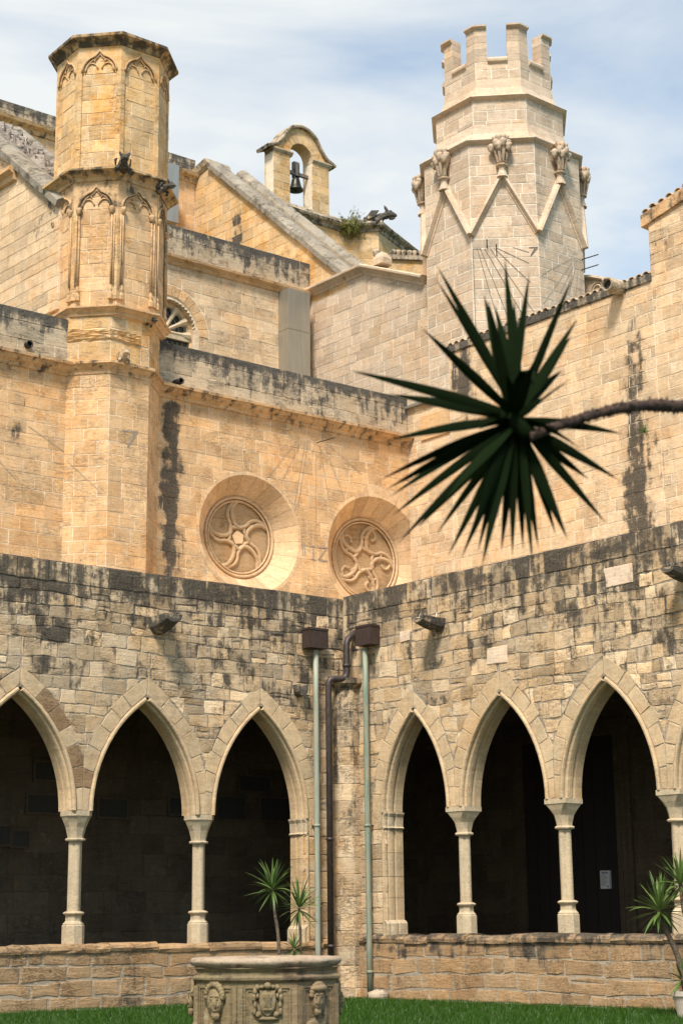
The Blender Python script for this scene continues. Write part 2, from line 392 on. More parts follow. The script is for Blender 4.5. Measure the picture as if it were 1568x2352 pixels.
class Acc:                                     # merge pieces into one mesh
    def __init__(s): s.V = []; s.F = []; s.T = []
    def add(s, V, F, T=None):
        o = len(s.V); s.V.extend(V); s.F.extend([tuple(x + o for x in f) for f in F])
        s.T.extend(T if T is not None else [(.5, .5, 0)] * len(V)); return s
    def box(s, fr, u0, u1, d0, d1, z0, z1, T=(.5, .5, 0)):
        V = [fr.P(u, d, z) for z in (z0, z1) for d in (d0, d1) for u in (u0, u1)]
        F = [(0, 1, 3, 2), (4, 6, 7, 5), (0, 4, 5, 1), (2, 3, 7, 6), (0, 2, 6, 4), (1, 5, 7, 3)]
        return s.add(V, F, [T] * 8)
    def mk(s, name, mat, parent=None, smooth=False, **k): return mk(name, s.V, s.F, mat, parent, s.T, smooth, **k)
def prism(fr, poly, d0, d1, T=(.5, .5, 0)):
    n = len(poly); V = [fr.P(q[0], d, q[1]) for d in (d0, d1) for q in poly]
    F = [tuple(range(n)), tuple(range(2 * n - 1, n - 1, -1))] + [(i, (i + 1) % n, n + (i + 1) % n, n + i) for i in range(n)]
    return V, F, [T] * (2 * n)
def tube(path, rad, n=10, T=(.5, .5, 0), caps=True):
    """round tube along a list of 3-D points; rad is a number or list"""
    P = [np.array(p, float) for p in path]; V, F = [], []
    up = np.array([0, 0, 1.]); prev = None
    for i, p in enumerate(P):
        t = (P[min(i + 1, len(P) - 1)] - P[max(i - 1, 0)]); t /= (np.linalg.norm(t) or 1)
        if prev is None:
            a = np.cross(t, up) if abs(t[2]) < .95 else np.cross(t, [0, 1., 0])
        else: a = prev - t * (prev @ t)
        a /= np.linalg.norm(a); b = np.cross(t, a); prev = a
        r = rad[i] if isinstance(rad, (list, tuple)) else rad
        for k in range(n):
            th = 2 * math.pi * k / n; V.append(tuple(p + (a * math.cos(th) + b * math.sin(th)) * r))
    for i in range(len(P) - 1):
        for k in range(n):
            F.append((i * n + k, i * n + (k + 1) % n, (i + 1) * n + (k + 1) % n, (i + 1) * n + k))
    if caps: F.append(tuple(range(n))[::-1]); F.append(tuple(range((len(P) - 1) * n, len(P) * n)))
    return V, F, [T] * len(V)
def lathe(c, prof, n=16, rot=0., T=(.5, .5, 0), sq=None):
    """profile [(r,z)] turned about a vertical axis at c (x,y)"""
    V, F = [], []
    for r, z in prof:
        for k in range(n):
            th = rot + 2 * math.pi * k / n; V.append((c[0] + r * math.cos(th), c[1] + r * math.sin(th), z))
    for i in range(len(prof) - 1):
        for k in range(n): F.append((i * n + k, i * n + (k + 1) % n, (i + 1) * n + (k + 1) % n, (i + 1) * n + k))
    F.append(tuple(range(n))[::-1]); F.append(tuple(range((len(prof) - 1) * n, len(prof) * n)))
    return V, F, [T] * len(V)
def sweep(fr, path, prof, closed=False, grime=None, tint=(.5, .5)):
    """profile [(r,d)] carried along a curve in a wall: path = [((u,z),(nu,nz))], r outward along n, d out of the wall"""
    V, F, T = [], [], []; k = len(prof)
    for (p, n) in path:
        for r, d in prof:
            V.append(fr.P(p[0] + n[0] * r, d, p[1] + n[1] * r)); T.append((*tint, grime(p[0], p[1]) if grime else 0.))
    L = len(path)
    for i in range(L if closed else L - 1):
        j = (i + 1) % L
        for q in range(k - 1): F.append((i * k + q, i * k + q + 1, j * k + q + 1, j * k + q))
    if not closed: F.append(tuple(range(k))); F.append(tuple(range((L - 1) * k, L * k))[::-1])
    return V, F, T
def band(fr, u0, u1, z, prof, nseg=1, grime=None, tint=(.5, .5)):
    """straight moulding: profile [(d,dz)]"""
    V, F, T = [], [], []; k = len(prof)
    for i in range(nseg + 1):
        u = u0 + (u1 - u0) * i / nseg
        for d, dz in prof: V.append(fr.P(u, d, z + dz)); T.append((*tint, grime(u, z + dz) if grime else 0.))
    for i in range(nseg):
        for q in range(k - 1): F.append((i * k + q, (i + 1) * k + q, (i + 1) * k + q + 1, i * k + q + 1))
    F.append(tuple(range(k))); F.append(tuple(range(nseg * k, (nseg + 1) * k))[::-1])
    return V, F, T
def stains(fr, blobs, base=0., d=0.):
    """crust amount on a wall from a list of (px,py,rx,ry,strength) marks laid on its plane"""
    B = []
    for px, py, rx, ry, st in blobs:
        u, z = fr.hit(px, py, d); ua, _ = fr.hit(px + rx, py, d); _, zb = fr.hit(px, py + ry, d)
        B.append((u, z, abs(ua - u) + 1e-3, abs(z - zb) + 1e-3, st))
    def g(u, z):
        v = base
        for a, b, ru, rz, st in B:
            q = ((u - a) / ru) ** 2 + ((z - b) / rz) ** 2
            if q < 4: v = max(v, base + (st - base) * math.exp(-q * q * .7))
        return v
    return g

# ------------------------------------------------------------------ the plan of the place
g0 = ray(797, 2292); g0 = EYE + g0 * (-EYE[2] / g0[2])
C0 = g0[:2]                                   # inner corner of the cloister
LA, RA = Frame(C0, AZA), Frame(C0, AZB)       # arcades
LU, RU = LA.back(4.6), RA.back(6.3)           # tall walls behind the galleries
def meet(f, g):
    A = np.array([f.U, -g.U]).T; s = np.linalg.solve(A, g.o - f.o); return float(s[0]), float(s[1])
uLUc, uRUc = meet(LU, RU)
L3 = LA.back(12.2)                            # upper chapel wall with the round-headed window
k = L3.hit(712, 700); q = L3.P(k[0], 0, 0); P2 = Frame(q, AZB)   # buttress and gable wall facing the other way
k = P2.hit(449, 420); q = P2.P(k[0], 0, 0); W4 = Frame(q, AZA)   # nave wall beyond
def gz(fr, px, py, d=0.): return fr.hit(px, py, d)[1]
def gu(fr, px, py, d=0.): return fr.hit(px, py, d)[0]

# ------------------------------------------------------------------ ground and gallery shell
def sheet(name, x0, x1, y0, y1, z, mat):
    return mk(name, [(x0, y0, z), (x1, y0, z), (x1, y1, z), (x0, y1, z)], [(0, 1, 2, 3)], mat)
tag(sheet('ground', -600, 600, -300, 900, -.03, 'grass_base'), kind='structure')
def quadfloor(name, fa, fb, ua, ub, da, db, z, mat, t=.12):
    """slab over the strip between depth da and db behind a wall"""
    a = Acc(); a.box(fa, ua, ub, da, db, z, z + t); return a.mk(name, mat)
ZF = .25
tag(quadfloor('gallery_floor', LA, None, -22, 8, -4.6, -.4, ZF - .3, 'floor', .3), kind='structure')
tag(quadfloor('gallery_floor', RA, None, .35, 20, -6.3, -.4, ZF - .302, 'floor', .3), kind='structure')

# ------------------------------------------------------------------ arcades
THK = .50
PROF = [(.115, -.01), (.115, .030), (.085, .048), (.05, .042), (.035, .012), (.035, -.045), (.0, -.075), (-.012, -.13), (-.012, -.20), (.02, -.25), (.0, -.30), (.0, -THK)]
RING = .43
class Arch:
    def __init__(s, uc, w, zs, za):
        s.uc, s.w, s.zs = uc, w, zs; h = za - zs; s.h = h; s.R = (w * w + h * h) / (2 * w)
    def cen(s, side): return (s.uc - side * (s.R - s.w), s.zs)       # side=+1: right-hand arc
    def th(s, rho=0.): return math.acos((s.R - s.w) / (s.R + rho))
    def pt(s, side, th, rho=0.):
        c = s.cen(side); r = s.R + rho; return (c[0] + side * r * math.cos(th), c[1] + r * math.sin(th))
    def top(s, u, rho):                        # height of the curve at offset rho above u, or None
        x = abs(u - s.uc) + (s.R - s.w); r = s.R + rho
        return s.zs + math.sqrt(r * r - x * x) if x < r else None
def oct_ring(fr, u, d, a, c, z, az2=0.):
    pts = [(a, -(a - c)), (a, a - c), (a - c, a), (-(a - c), a), (-a, a - c), (-a, -(a - c)), (-(a - c), -a), (a - c, -a)]
    return [fr.P(u + p[0], d + p[1], z) for p in pts]
def stack(fr, u, d, lv, T=(.5, .5, 0)):
    V = []; F = []
    for a, c, z in lv: V += oct_ring(fr, u, d, a, c * a, z)
    for i in range(len(lv) - 1):
        for k in range(8): F.append((i * 8 + k, i * 8 + (k + 1) % 8, (i + 1) * 8 + (k + 1) % 8, (i + 1) * 8 + k))
    F.append(tuple(range(8))[::-1]); F.append(tuple(range(len(lv) * 8 - 8, len(lv) * 8)))
    return V, F, [T] * len(V)
O8 = .586
def column(parent, fr, u, zb, zs, style, k):
    """clustered shaft with octagonal capital and moulded base, axis in mid wall"""
    d = -.25; c = fr.P(u, d, zb); t = (.2 + .6 * rnd.random(), .4 + .3 * rnd.random(), .0)
    zcb = zs - .56
    sh = Acc(); n = 24; V, F = [], []
    zz = [zb + .62, zb + .64, (zb + zcb) / 2, zcb - .02]
    for z in zz:
        for i in range(n):
            th = 2 * math.pi * i / n; r = .098 + .042 * abs(math.cos(2 * th)) ** .7
            V.append(fr.P(u + r * math.cos(th), d + r * math.sin(th), z))
    for j in range(len(zz) - 1):
        for i in range(n): F.append((j * n + i, j * n + (i + 1) % n, (j + 1) * n + (i + 1) % n, (j + 1) * n + i))
    col = mk('column', V, F, 'column', parent, t, True)
    b = .145
    V, F, T = stack(fr, u, d, [(b * .98, O8, zcb - .03), (b + .035, O8, zcb - .02), (b + .045, O8, zcb + .005), (b + .03, O8, zcb + .03), (b, O8, zcb + .035),
        (b + .01, O8, zcb + .10), (.185, .55, zcb + .24), (.225, .40 if style else O8, zcb + .34), (.262, .12 if style else .5, zcb + .455), (.272, .06 if style else .45, zcb + .46), (.272, .06 if style else .45, zs - .002)], (t[0], t[1] + .1, .05))
    mk('capital', V, F, 'column', col, T)
    V, F, T = stack(fr, u, d, [(.205, O8, zb - .06), (.205, O8, zb + .35), (.185, O8, zb + .37), (.192, O8, zb + .375), (.192, O8, zb + .385), (.165, O8, zb + .41), (.145, O8, zb + .44), (.145, O8, zb + .54), (.185, O8, zb + .565), (.195, O8, zb + .585), (.180, O8, zb + .605), (.135, O8, zb + .622)], t)
    mk('base', V, F, 'column', col, T)
def build_arcade(name, label, fr, arches, ucols, ulim, uresp, zs, zsill, ztop, grime, sgrime, style, toph, side):
    """side=+1: the respond against the corner lies at the left end"""
    u0, u1 = ulim
    rt = root(name, fr.P((u0 + u1) / 2, -.25, 0), label, 'arcade wall')
    # core
    co = Acc(); us = set([u0, u1])
    for a in arches:
        n = 20
        for i in range(n + 1):
            for sd in (1, -1): us.add(round(a.pt(sd, a.th(.1) * i / n, .1)[0], 4))
    us = sorted(u for u in us if u0 <= u <= u1); nz = 9
    def zlow(u):
        for a in arches:
            if abs(u - a.uc) <= a.w + .1 + 1e-4:
                t = a.top(u, .1); return t if t else zs
        for p, q in uresp:
            if p - 1e-4 <= u <= q + 1e-4: return .0
        return zs
    for dd, flip in ((-.006, 1), (-THK, -1)):
        for i in range(len(us) - 1):
            a, b = us[i], us[i + 1]
            if b - a < 1e-3: continue
            e = (b - a) * 1e-3
            za, zb = zlow(a + e), zlow(b - e)
            V, F, T = [], [], []
            for j in range(nz + 1):
                for u, z in ((a, za), (b, zb)):
                    h = z + (ztop - z) * j / nz; V.append(fr.P(u, dd, h)); T.append((.5, .5, grime(u, h) + .13))
            for j in range(nz): F.append((2 * j, 2 * j + 1, 2 * j + 3, 2 * j + 2)[::flip])
            co.add(V, F, T)
    co.box(fr, u0, u1, -THK, -.008, ztop - .01, ztop + .0, (.5, .5, .9))
    co.mk('mortar_bed', 'm_grey', rt)
    # voussoirs and mouldings
    ms = Masonry(rt, 'arcade'); N = 7
    for ai, a in enumerate(arches):
        mids = sorted([c for c in ucols if abs(c - a.uc) < a.w + 1.])
        for sd in (1, -1):
            cuts = [0]; tt = a.th(.1)
            for i in range(N): cuts.append(tt * (i + 1 + (rnd.uniform(-.16, .16) if i < N - 1 else .0)) / N)
            for i in range(N):
                t0, t1 = cuts[i], cuts[i + 1]; rr = RING + rnd.uniform(-.06, .05)
                m = (t0 + t1) / 2
                out1 = t1 if i < N - 1 else t1 + .25
                P = [a.pt(sd, t0, .113), a.pt(sd, m, .115), a.pt(sd, t1, .113), a.pt(sd, out1, rr + (.12 if i == N - 1 else 0)), a.pt(sd, m, rr + .01), a.pt(sd, t0, rr)]
                if i == N - 1: P = [a.pt(sd, t0, .113), a.pt(sd, m, .115), a.pt(sd, a.th(.113), .113), a.pt(sd, a.th(rr) + .02, rr), a.pt(sd, (t0 + a.th(rr)) / 2, rr + .01), a.pt(sd, t0, rr)]
                if sd < 0: P = P[::-1]
                P = clip(P, (a.uc, 0), (sd, 0))
                for c in mids:
                    P = clip(P, (c, 0), ((1 if a.uc > c else -1), 0))
                tint = (rnd.random(), rnd.uniform(.4, 1))
                brown = name_brown(fr, P)
                ms.add(fr, P, proud=.003, joint=.008, ch=.008, rough=.012, grime=(lambda u, z, b=brown: max(grime(u, z) * .42 , b * .45)), mat='brown' if brown > .3 and rnd.random() < .8 else 'arcade_trim', tint=tint, name='voussoir')
                path = []
                for q in range(3):
                    th = t0 + (t1 - t0) * q / 2
                    if i == N - 1 and q == 2: th = a.th(.0)
                    path.append((a.pt(sd, th, 0), (sd * math.cos(th), math.sin(th))))
                if sd < 0: path = path[::-1]
                e = .006
                V, F, T = sweep(fr, path, PROF if sd > 0 else PROF, False, None, (rnd.random(), rnd.uniform(.35, .9)))
                if brown > .3: T = [(x[0], x[1], brown * .35) for x in T]
                mk('arch_moulding', V, F, 'arcade_trim', rt, T)
    # field stones
    clips = []
    for a in arches:
        def f(poly, a=a):
            out = []
            lo, hi = min(q[0] for q in poly), max(q[0] for q in poly); zl = min(q[1] for q in poly)
            if zl > a.zs + a.h + 1.2 or lo > a.uc + a.w + .8 or hi < a.uc - a.w - .8: return [poly]
            parts = [clip(poly, (a.uc, 0), (1, 0)), clip(poly, (a.uc, 0), (-1, 0))] if lo < a.uc < hi and zl < a.zs + a.h + .75 else [poly]
            for p in parts:
                if len(p) < 3: continue
                m = sum(q[0] for q in p) / len(p); sd = 1 if m > a.uc else -1
                c = a.cen(sd); ds = min(math.hypot(q[0] - c[0], q[1] - c[1]) for q in p)
                if min(ds, 99) > a.R + .62: out.append(p); continue
                out += disc_out(c, a.R + RING - .01)(p)
            return out
        clips.append(f)
    if side > 0: clips.append(halfplane((uresp[0][0], 0), (1, 0)))
    zlo = zs
    cs = courses(zlo, ztop - toph, .275, .28)
    def tg(u, z): return grime(u, z)
    lay(ms, fr, u0, u1, cs, .22, .62, clips, proud=.004, joint=.013, ch=.009, rough=.030, grime=tg, bulge=.002, wob=.035, split=.10)
    # tall capping course, uneven tops
    u = u0
    while u < u1 - .05:
        l = min(rnd.uniform(.36, .95), u1 - u); dz = rnd.uniform(-.012, .014)
        if u1 - u - l < .15: l = u1 - u
        ms.add(fr, [(u, ztop - toph), (u + l, ztop - toph), (u + l, ztop + dz), (u, ztop + dz + rnd.uniform(-.012, .012))], proud=.006, joint=.009, ch=.018, rough=.02, grime=tg, bulge=.01, deep=.48, name='capping_stone')
        u += l
    # responds
    for (p, q) in uresp:
        lay(ms, fr, p, q, courses(zsill, zs + .02, .36, .15), .3, .8, (), proud=.006, joint=.008, ch=.012, rough=.01, grime=grime)
        je, sj = (p, 1) if side < 0 else (q, -1)
        z = zsill - .05; hh = [zsill - .05, zsill + .28, zsill + .75, zsill + 1.2, zsill + 1.7, zs - .36]
        for i in range(5):
            V, F, T = sweep(fr, [((je, hh[i] + .004), (sj, 0)), ((je, hh[i + 1] - .004), (sj, 0))], PROF, False, None, (rnd.random(), rnd.uniform(.3, .8)))
            mk('jamb_stone', V, F, 'arcade_trim', rt, T)
        a = Acc(); pr = [(r - (.035 if q2 else 0), dd + (.02 if dd > -.1 else 0)) for (r, dd) in PROF for q2 in (0,)]
        V, F, T = sweep(fr, [((je - sj * .03, zs - .355), (sj, 0)), ((je - sj * .045, zs - .33), (sj, 0)), ((je - sj * .01, zs - .30), (sj, 0)), ((je - sj * .02, zs - .1), (sj, 0)), ((je - sj * .055, zs - .03), (sj, 0)), ((je - sj * .055, zs + .0), (sj, 0))], PROF, False, None, (.4, .6))
        mk('respond_capital', V, F, 'column', rt, T)
        V, F, T = sweep(fr, [((je - sj * .09, zsill - .06), (sj, 0)), ((je - sj * .09, zsill + .22), (sj, 0)), ((je - sj * .05, zsill + .27), (sj, 0)), ((je, zsill + .29), (sj, 0))], PROF, False, None, (.4, .5))
        mk('respond_base', V, F, 'column', rt, T)
    ms.flush(300)
    for c in ucols:
        if c > u0 + .3 and c < u1 - .3: column(rt, fr, c, zsill, zs, style, 0)
    # sill wall
    sw = root('sill_wall', fr.P((u0 + u1) / 2, 0, 0), label_sill[side], 'low wall')
    ca = Acc(); V, F, T = grid(fr, u0, u1, 0, zsill - .06, .075, .5, sgrime); ca.add(V, F, T)
    ca.box(fr, u0, u1, -.58, .074, 0, zsill - .05, (.5, .5, .2)); ca.mk('mortar_bed', 'm_grey', sw)
    m2 = Masonry(sw, 'sill')
    hs = [0, .26, .56, .82, zsill - .16] if side < 0 else [0, .24, .54, .86, zsill - .18]
    lay(m2, fr, u0, u1, hs[::-1], .45, 1.05, (), proud=.086, joint=.022, ch=.012, rough=.04, grime=sgrime, bulge=.002, deep=-.06, wob=.035, split=.08)
    m2.flush(300)
    # rounded coping stones on the sill
    u = u0
    while u < u1 - .05:
        l = min(rnd.uniform(.5, 1.5), u1 - u)
        if u1 - u - l < .3: l = u1 - u
        dz = rnd.uniform(-.05, .015); tt = (rnd.random(), rnd.random())
        pr = [(.06, -.17), (.115 + rnd.uniform(-.01, .015), -.16), (.13, -.10), (.105, -.04), (.05, -.012), (0, .0), (-.30, .0), (-.58, -.02), (-.6, -.17)]
        V, F, T = band(fr, u + .006, u + l - .006, zsill + dz, [(a, b + rnd.uniform(-.008, .008)) for a, b in pr], 3, lambda a, b: sgrime(a, b) , tt)
        V = [(v[0] + rnd.uniform(-.008, .008), v[1] + rnd.uniform(-.008, .008), v[2] + rnd.uniform(-.012, .012)) for v in V]
        mk('coping_stone', V, F, 'sill', sw, T); u += l
    return rt
def name_brown(fr, P):
    if len(P) < 3: return 0
    c = fr.P(sum(q[0] for q in P) / len(P), 0, sum(q[1] for q in P) / len(P)); x, y = project(c)
    k = max(math.exp(-((x - 175) / 38) ** 2 - ((y - 1760) / 80) ** 2), math.exp(-((x - 105) / 55) ** 2 - ((y - 1625) / 60) ** 2))
    return .66 * k if fr is LA else 0
label_sill = {-1: 'low rough block wall with rounded coping under the left arcade columns', 1: 'low block wall with blackened rounded coping under the right arcade columns'}
zsL = gz(LA, 457, 1871, .02); c1 = gu(LA, 175.7, 1862, -.25); c2 = gu(LA, 457, 1872, -.25)
zsillL = gz(LA, 453.5, 2163, .05); ztL = gz(LA, 500, 1338); zaL = gz(LA, 332, 1613)
ucL = gu(LA, 334, 1610); spL = 2 * (c2 - ucL)
eR = gu(LA, 698, 1925)
wL = (c2 - c1) / 2 - .262
zsR = gz(RA, 1292.5, 1832, .02); r1 = gu(RA, 1063.8, 1856, -.25); r2 = gu(RA, 1292.5, 1832, -.25)
zsillR = gz(RA, 1306, 2144, .05); ztR = gz(RA, 1180, 1283); zaR = gz(RA, 1154, 1600)
eL = gu(RA, 886.5, 1925); wR = (r2 - r1) / 2 - .262
print('C0', C0, 'L cols', c1, c2, 'resp', eR, 'zs', zsL, zsR, 'sill', zsillL, zsillR, 'top', ztL, ztR, 'apex', zaL, zaR, 'w', wL, wR, 'R', r1, r2, eL, 'uc', ucL, (c1 + c2) / 2, 'corner', uLUc, uRUc, LU.P(uLUc, 0, 0))
spL = c2 - c1; spR = r2 - r1
archL = [Arch((c1 + c2) / 2 - spL * k, wL, zsL, zaL) for k in (2, 1, 0)]
wr = (eR - (c2 + .262)) / 2; archL.append(Arch(c2 + .262 + wr, wr, zsL, gz(LA, 601, 1634)))
colsL = [c1 - 2 * spL, c1 - spL, c1, c2]
archR = [Arch((r1 + r2) / 2 + spR * k, wR, zsR, zaR) for k in (0, 1, 2)]
wr = ((r1 - .262) - eL) / 2; archR.insert(0, Arch(r1 - .262 - wr, wr, zsR, gz(RA, 936, 1640)))
colsR = [r1, r2, r2 + spR, r2 + 2 * spR]
def topfade(z1, a, b, h1, h2, base):
    def g(u, z):
        t = z1 - z
        return base + (a - base) * (1 if t < h1 else math.exp(-((t - h1) / h2) ** 1.0)) 
    return g
gLs = stains(LA, [(130, 1440, 60, 60, .6), (200, 1400, 60, 50, .55), (480, 1400, 90, 60, .5), (640, 1440, 80, 60, .55), (430, 1560, 60, 50, .4), (520, 1520, 80, 60, .48), (15, 1400, 40, 60, .5), (640, 1600, 50, 50, .42), (300, 1470, 60, 50, .42), (100, 1500, 50, 50, .42), (700, 1500, 50, 90, .5)], .17)
gLt = topfade(ztL, .76, 0, .30, .95, .18)
gL = lambda u, z: min(.92, max(gLs(u, z), gLt(u, z)))
gRs = stains(RA, [(1180, 1400, 120, 60, .5), (1400, 1380, 160, 60, .5), (950, 1420, 60, 60, .45), (1500, 1420, 90, 90, .5), (1100, 1500, 90, 40, .42), (1330, 1480, 90, 60, .4), (1000, 1400, 50, 60, .5), (870, 1450, 30, 80, .42), (1250, 1330, 300, 30, .5)], .17)
gRt = topfade(ztR, .72, 0, .34, .95, .18)
gR = lambda u, z: min(.92, max(gRs(u, z), gRt(u, z)))
sgL = lambda u, z: .16 + .26 * max(0, 1 - (zsillL - z) / .22) * (.5 + .5 * math.sin(u * 3))
sgR0 = stains(RA, [(1240, 2190, 60, 40, .75), (1050, 2180, 90, 22, .6), (930, 2180, 60, 20, .6), (1400, 2170, 120, 16, .6)], .1)
sgR = lambda u, z: max(sgR0(u, z), .16 + .62 * max(0, 1 - (zsillR - z) / .34))
build_arcade('arcade_wall', 'weathered stone arcade wall with pointed arches on the left side of the cloister', LA, archL, colsL, (colsL[0], .0), [(eR, 0.)], zsL, zsillL, ztL, gL, sgL, 0, .44, -1)
build_arcade('arcade_wall', 'weathered stone arcade wall with pointed arches on the right side of the cloister', RA, archR, colsR, (0.02, colsR[-1]), [(.02, eL)], zsR, zsillR, ztR, gR, sgR, 1, .46, 1)
#NEXT

# ------------------------------------------------------------------ tall walls behind the galleries
def wall(name, label, fr, u0, u1, z0, z1, mat, mort, h, lmin, lmax, grime, clips=(), thick=.6, proud=.003, joint=.011, ch=.005, rough=.004, corefn=None, limit=300, lumps=None, poly=None, cat='stone wall'):
    rt = root(name, fr.P((u0 + u1) / 2, -thick / 2, max(0, z0)), label, cat)
    if poly:                                   # solid of any outline
        a = Acc(); a.add(*prism(fr, poly, -thick, -.004)); a.mk('mortar_bed', mort, rt)
    elif corefn is None:
        V, F, T = grid(fr, u0, u1, z0, z1, -.003, .6, grime)
        a = Acc(); a.add(V, F, T); a.box(fr, u0, u1, -thick, -.005, z0, z1); a.mk('mortar_bed', mort, rt)
    else: corefn(rt)
    ms = Masonry(rt, mat)
    cs = courses(z0, z1, h, .14) if not isinstance(h, list) else h
    lay(ms, fr, u0, u1, cs, lmin, lmax, clips, proud=proud, joint=joint, ch=ch, rough=rough, grime=grime)
    return rt, ms
CORN = [(0, -.34), (.05, -.33), (.06, -.26), (.15, -.20), (.21, -.12), (.27, -.10), (.28, -.03), (.20, .0), (0, .05)]
def cornice(rt, fr, u0, u1, z, prof, mat, grime=None, seg=.9, name='cornice_stone'):
    n = max(1, int(abs(u1 - u0) / seg)); 
    for i in range(n):
        a = u0 + (u1 - u0) * i / n; b = u0 + (u1 - u0) * (i + 1) / n
        V, F, T = band(fr, a + .003, b - .003, z, [(p, q + rnd.uniform(-.004, .004)) for p, q in prof], 1, grime, (rnd.random(), rnd.uniform(.2, .8)))
        mk(name, V, F, mat, rt, T)
# --- chapel wall with two blind rose windows
uL0 = gu(LU, -120, 1000); zLc = gz(LU, 690, 956); zLcL = gz(LU, 72, 818)
zPar = gz(LU, 700, 862); zParL = gz(LU, 75, 703)
print('LU cornice', zLc, zLcL, 'parapet', zPar, zParL)
zCor = (gz(LU, 430, 899) + gz(LU, 940, 1001)) / 2
uT = gu(LU, 372, 1000)                          # right side of the stair turret
def rose_geo(cx, cy, rtop):
    u, z = LU.hit(cx, cy); return (u, z, gz(LU, cx, rtop) - z)
ro1 = rose_geo(574, 1226, 1093); ro2 = rose_geo(864, 1278, 1143)
gLU0 = stains(LU, [(392, 960, 22, 110, 1.15), (390, 1120, 22, 130, 1.15), (392, 1260, 22, 90, 1.0), (45, 985, 14, 60, .62), (45, 1080, 12, 50, .5), (960, 1020, 20, 40, .6)], .02)
gLUp = stains(LU, [(800, 880, 150, 40, .6), (900, 930, 80, 40, .62), (600, 870, 110, 30, .58), (420, 805, 50, 30, .5), (40, 740, 60, 30, .5), (700, 900, 60, 40, .6), (550, 850, 30, 40, .5)], .26)
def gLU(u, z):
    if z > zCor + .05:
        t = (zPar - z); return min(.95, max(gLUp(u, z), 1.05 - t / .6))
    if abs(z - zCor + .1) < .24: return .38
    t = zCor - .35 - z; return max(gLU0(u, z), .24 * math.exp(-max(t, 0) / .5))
def core_LU(rt):
    """mortar bed with two round holes"""
    u1 = uLUc; V = []; F = []; T = []
    holes = [(ro1[0], ro1[1], ro1[2] + .02), (ro2[0], ro2[1], ro2[2] + .02)]
    us = set(np.arange(uL0, u1, .6).tolist() + [u1])
    for h in holes:
        for k in range(41): us.add(h[0] + h[2] * math.cos(math.pi * k / 40))
    us = sorted(x for x in us if x <= u1)
    a = Acc()
    for i in range(len(us) - 1):
        p, q = us[i], us[i + 1]
        if q - p < 1e-4: continue
        segs = [(-.2, None)]
        m = (p + q) / 2; hh = [h for h in holes if abs(m - h[0]) < h[2]]
        if hh:
            h = hh[0]; f = lambda x: math.sqrt(max(0, h[2] ** 2 - (x - h[0]) ** 2))
            rng = [((-.2, -.2), (h[1] - f(p), h[1] - f(q))), ((h[1] + f(p), h[1] + f(q)), (zPar, zPar))]
        else: rng = [((-.2, -.2), (zPar, zPar))]
        for (b0, b1), (t0, t1) in rng:
            n = max(1, int((t0 - b0) / .6)); VV, TT = [], []
            for j in range(n + 1):
                for u, lo, hi in ((p, b0, t0), (q, b1, t1)):
                    z = lo + (hi - lo) * j / n; VV.append(LU.P(u, -.003, z)); TT.append((.5, .5, gLU(u, z)))
            a.add(VV, [(2 * j, 2 * j + 1, 2 * j + 3, 2 * j + 2) for j in range(n)], TT)
    a.box(LU, uL0, u1 + .3, -1.1, -.75, -.2, zPar, (.5, .5, .3)); a.box(LU, uL0, u1, -.75, -.005, zPar - .03, zPar + .01, (.5, .5, .9))
    a.mk('mortar_bed', 'm_gold', rt)
zroof = 7.6
lu = root('chapel_wall', LU.P((uL0 + uLUc) / 2, -.3, 0), 'golden ashlar wall with two blind round windows above the left arcade', 'stone wall')
core_LU(lu)
rtLU = lu; msLU = Masonry(lu, 'gold')
rc = [disc_out((r[0], r[1]), r[2] + .085) for r in (ro1, ro2)]
def rcf(poly):
    lo, hi = min(q[0] for q in poly), max(q[0] for q in poly)
    out = [poly]
    for r, f in zip((ro1, ro2), rc):
        nx = []
        for p in out:
            ds = min(math.hypot(q[0] - r[0], q[1] - r[1]) for q in p)
            l0, h0 = min(q[0] for q in p), max(q[0] for q in p); zl, zh = min(q[1] for q in p), max(q[1] for q in p)
            if h0 < r[0] - r[2] - .2 or l0 > r[0] + r[2] + .2 or zh < r[1] - r[2] - .2 or zl > r[1] + r[2] + .2: nx.append(p); continue
            # split long stones so the tangent cut stays close to the circle
            m = (l0 + h0) / 2
            for qq in ([clip(p, (r[0], 0), (1, 0)), clip(p, (r[0], 0), (-1, 0))] if l0 < r[0] < h0 else [p]):
                if len(qq) >= 3: nx += f(qq)
        out = [x for x in nx if len(x) >= 3]
    return out
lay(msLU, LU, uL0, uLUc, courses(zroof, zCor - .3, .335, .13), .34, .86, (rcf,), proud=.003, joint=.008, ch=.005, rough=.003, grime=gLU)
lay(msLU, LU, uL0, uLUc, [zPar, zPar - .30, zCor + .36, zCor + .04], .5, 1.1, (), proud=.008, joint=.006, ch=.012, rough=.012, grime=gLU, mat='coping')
msLU.flush(300)
cornice(lu, LU, uL0, uLUc - .02, zCor, CORN, 'gold', lambda u, z: .42)
# dark lower part seen through the arches
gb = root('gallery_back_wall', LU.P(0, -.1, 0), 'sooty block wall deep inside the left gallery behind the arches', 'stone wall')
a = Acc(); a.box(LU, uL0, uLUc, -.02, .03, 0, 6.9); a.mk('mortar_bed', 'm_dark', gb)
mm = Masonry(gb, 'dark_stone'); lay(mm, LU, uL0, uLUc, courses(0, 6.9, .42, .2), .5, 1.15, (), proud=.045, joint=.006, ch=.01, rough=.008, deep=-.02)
mm.flush(300)
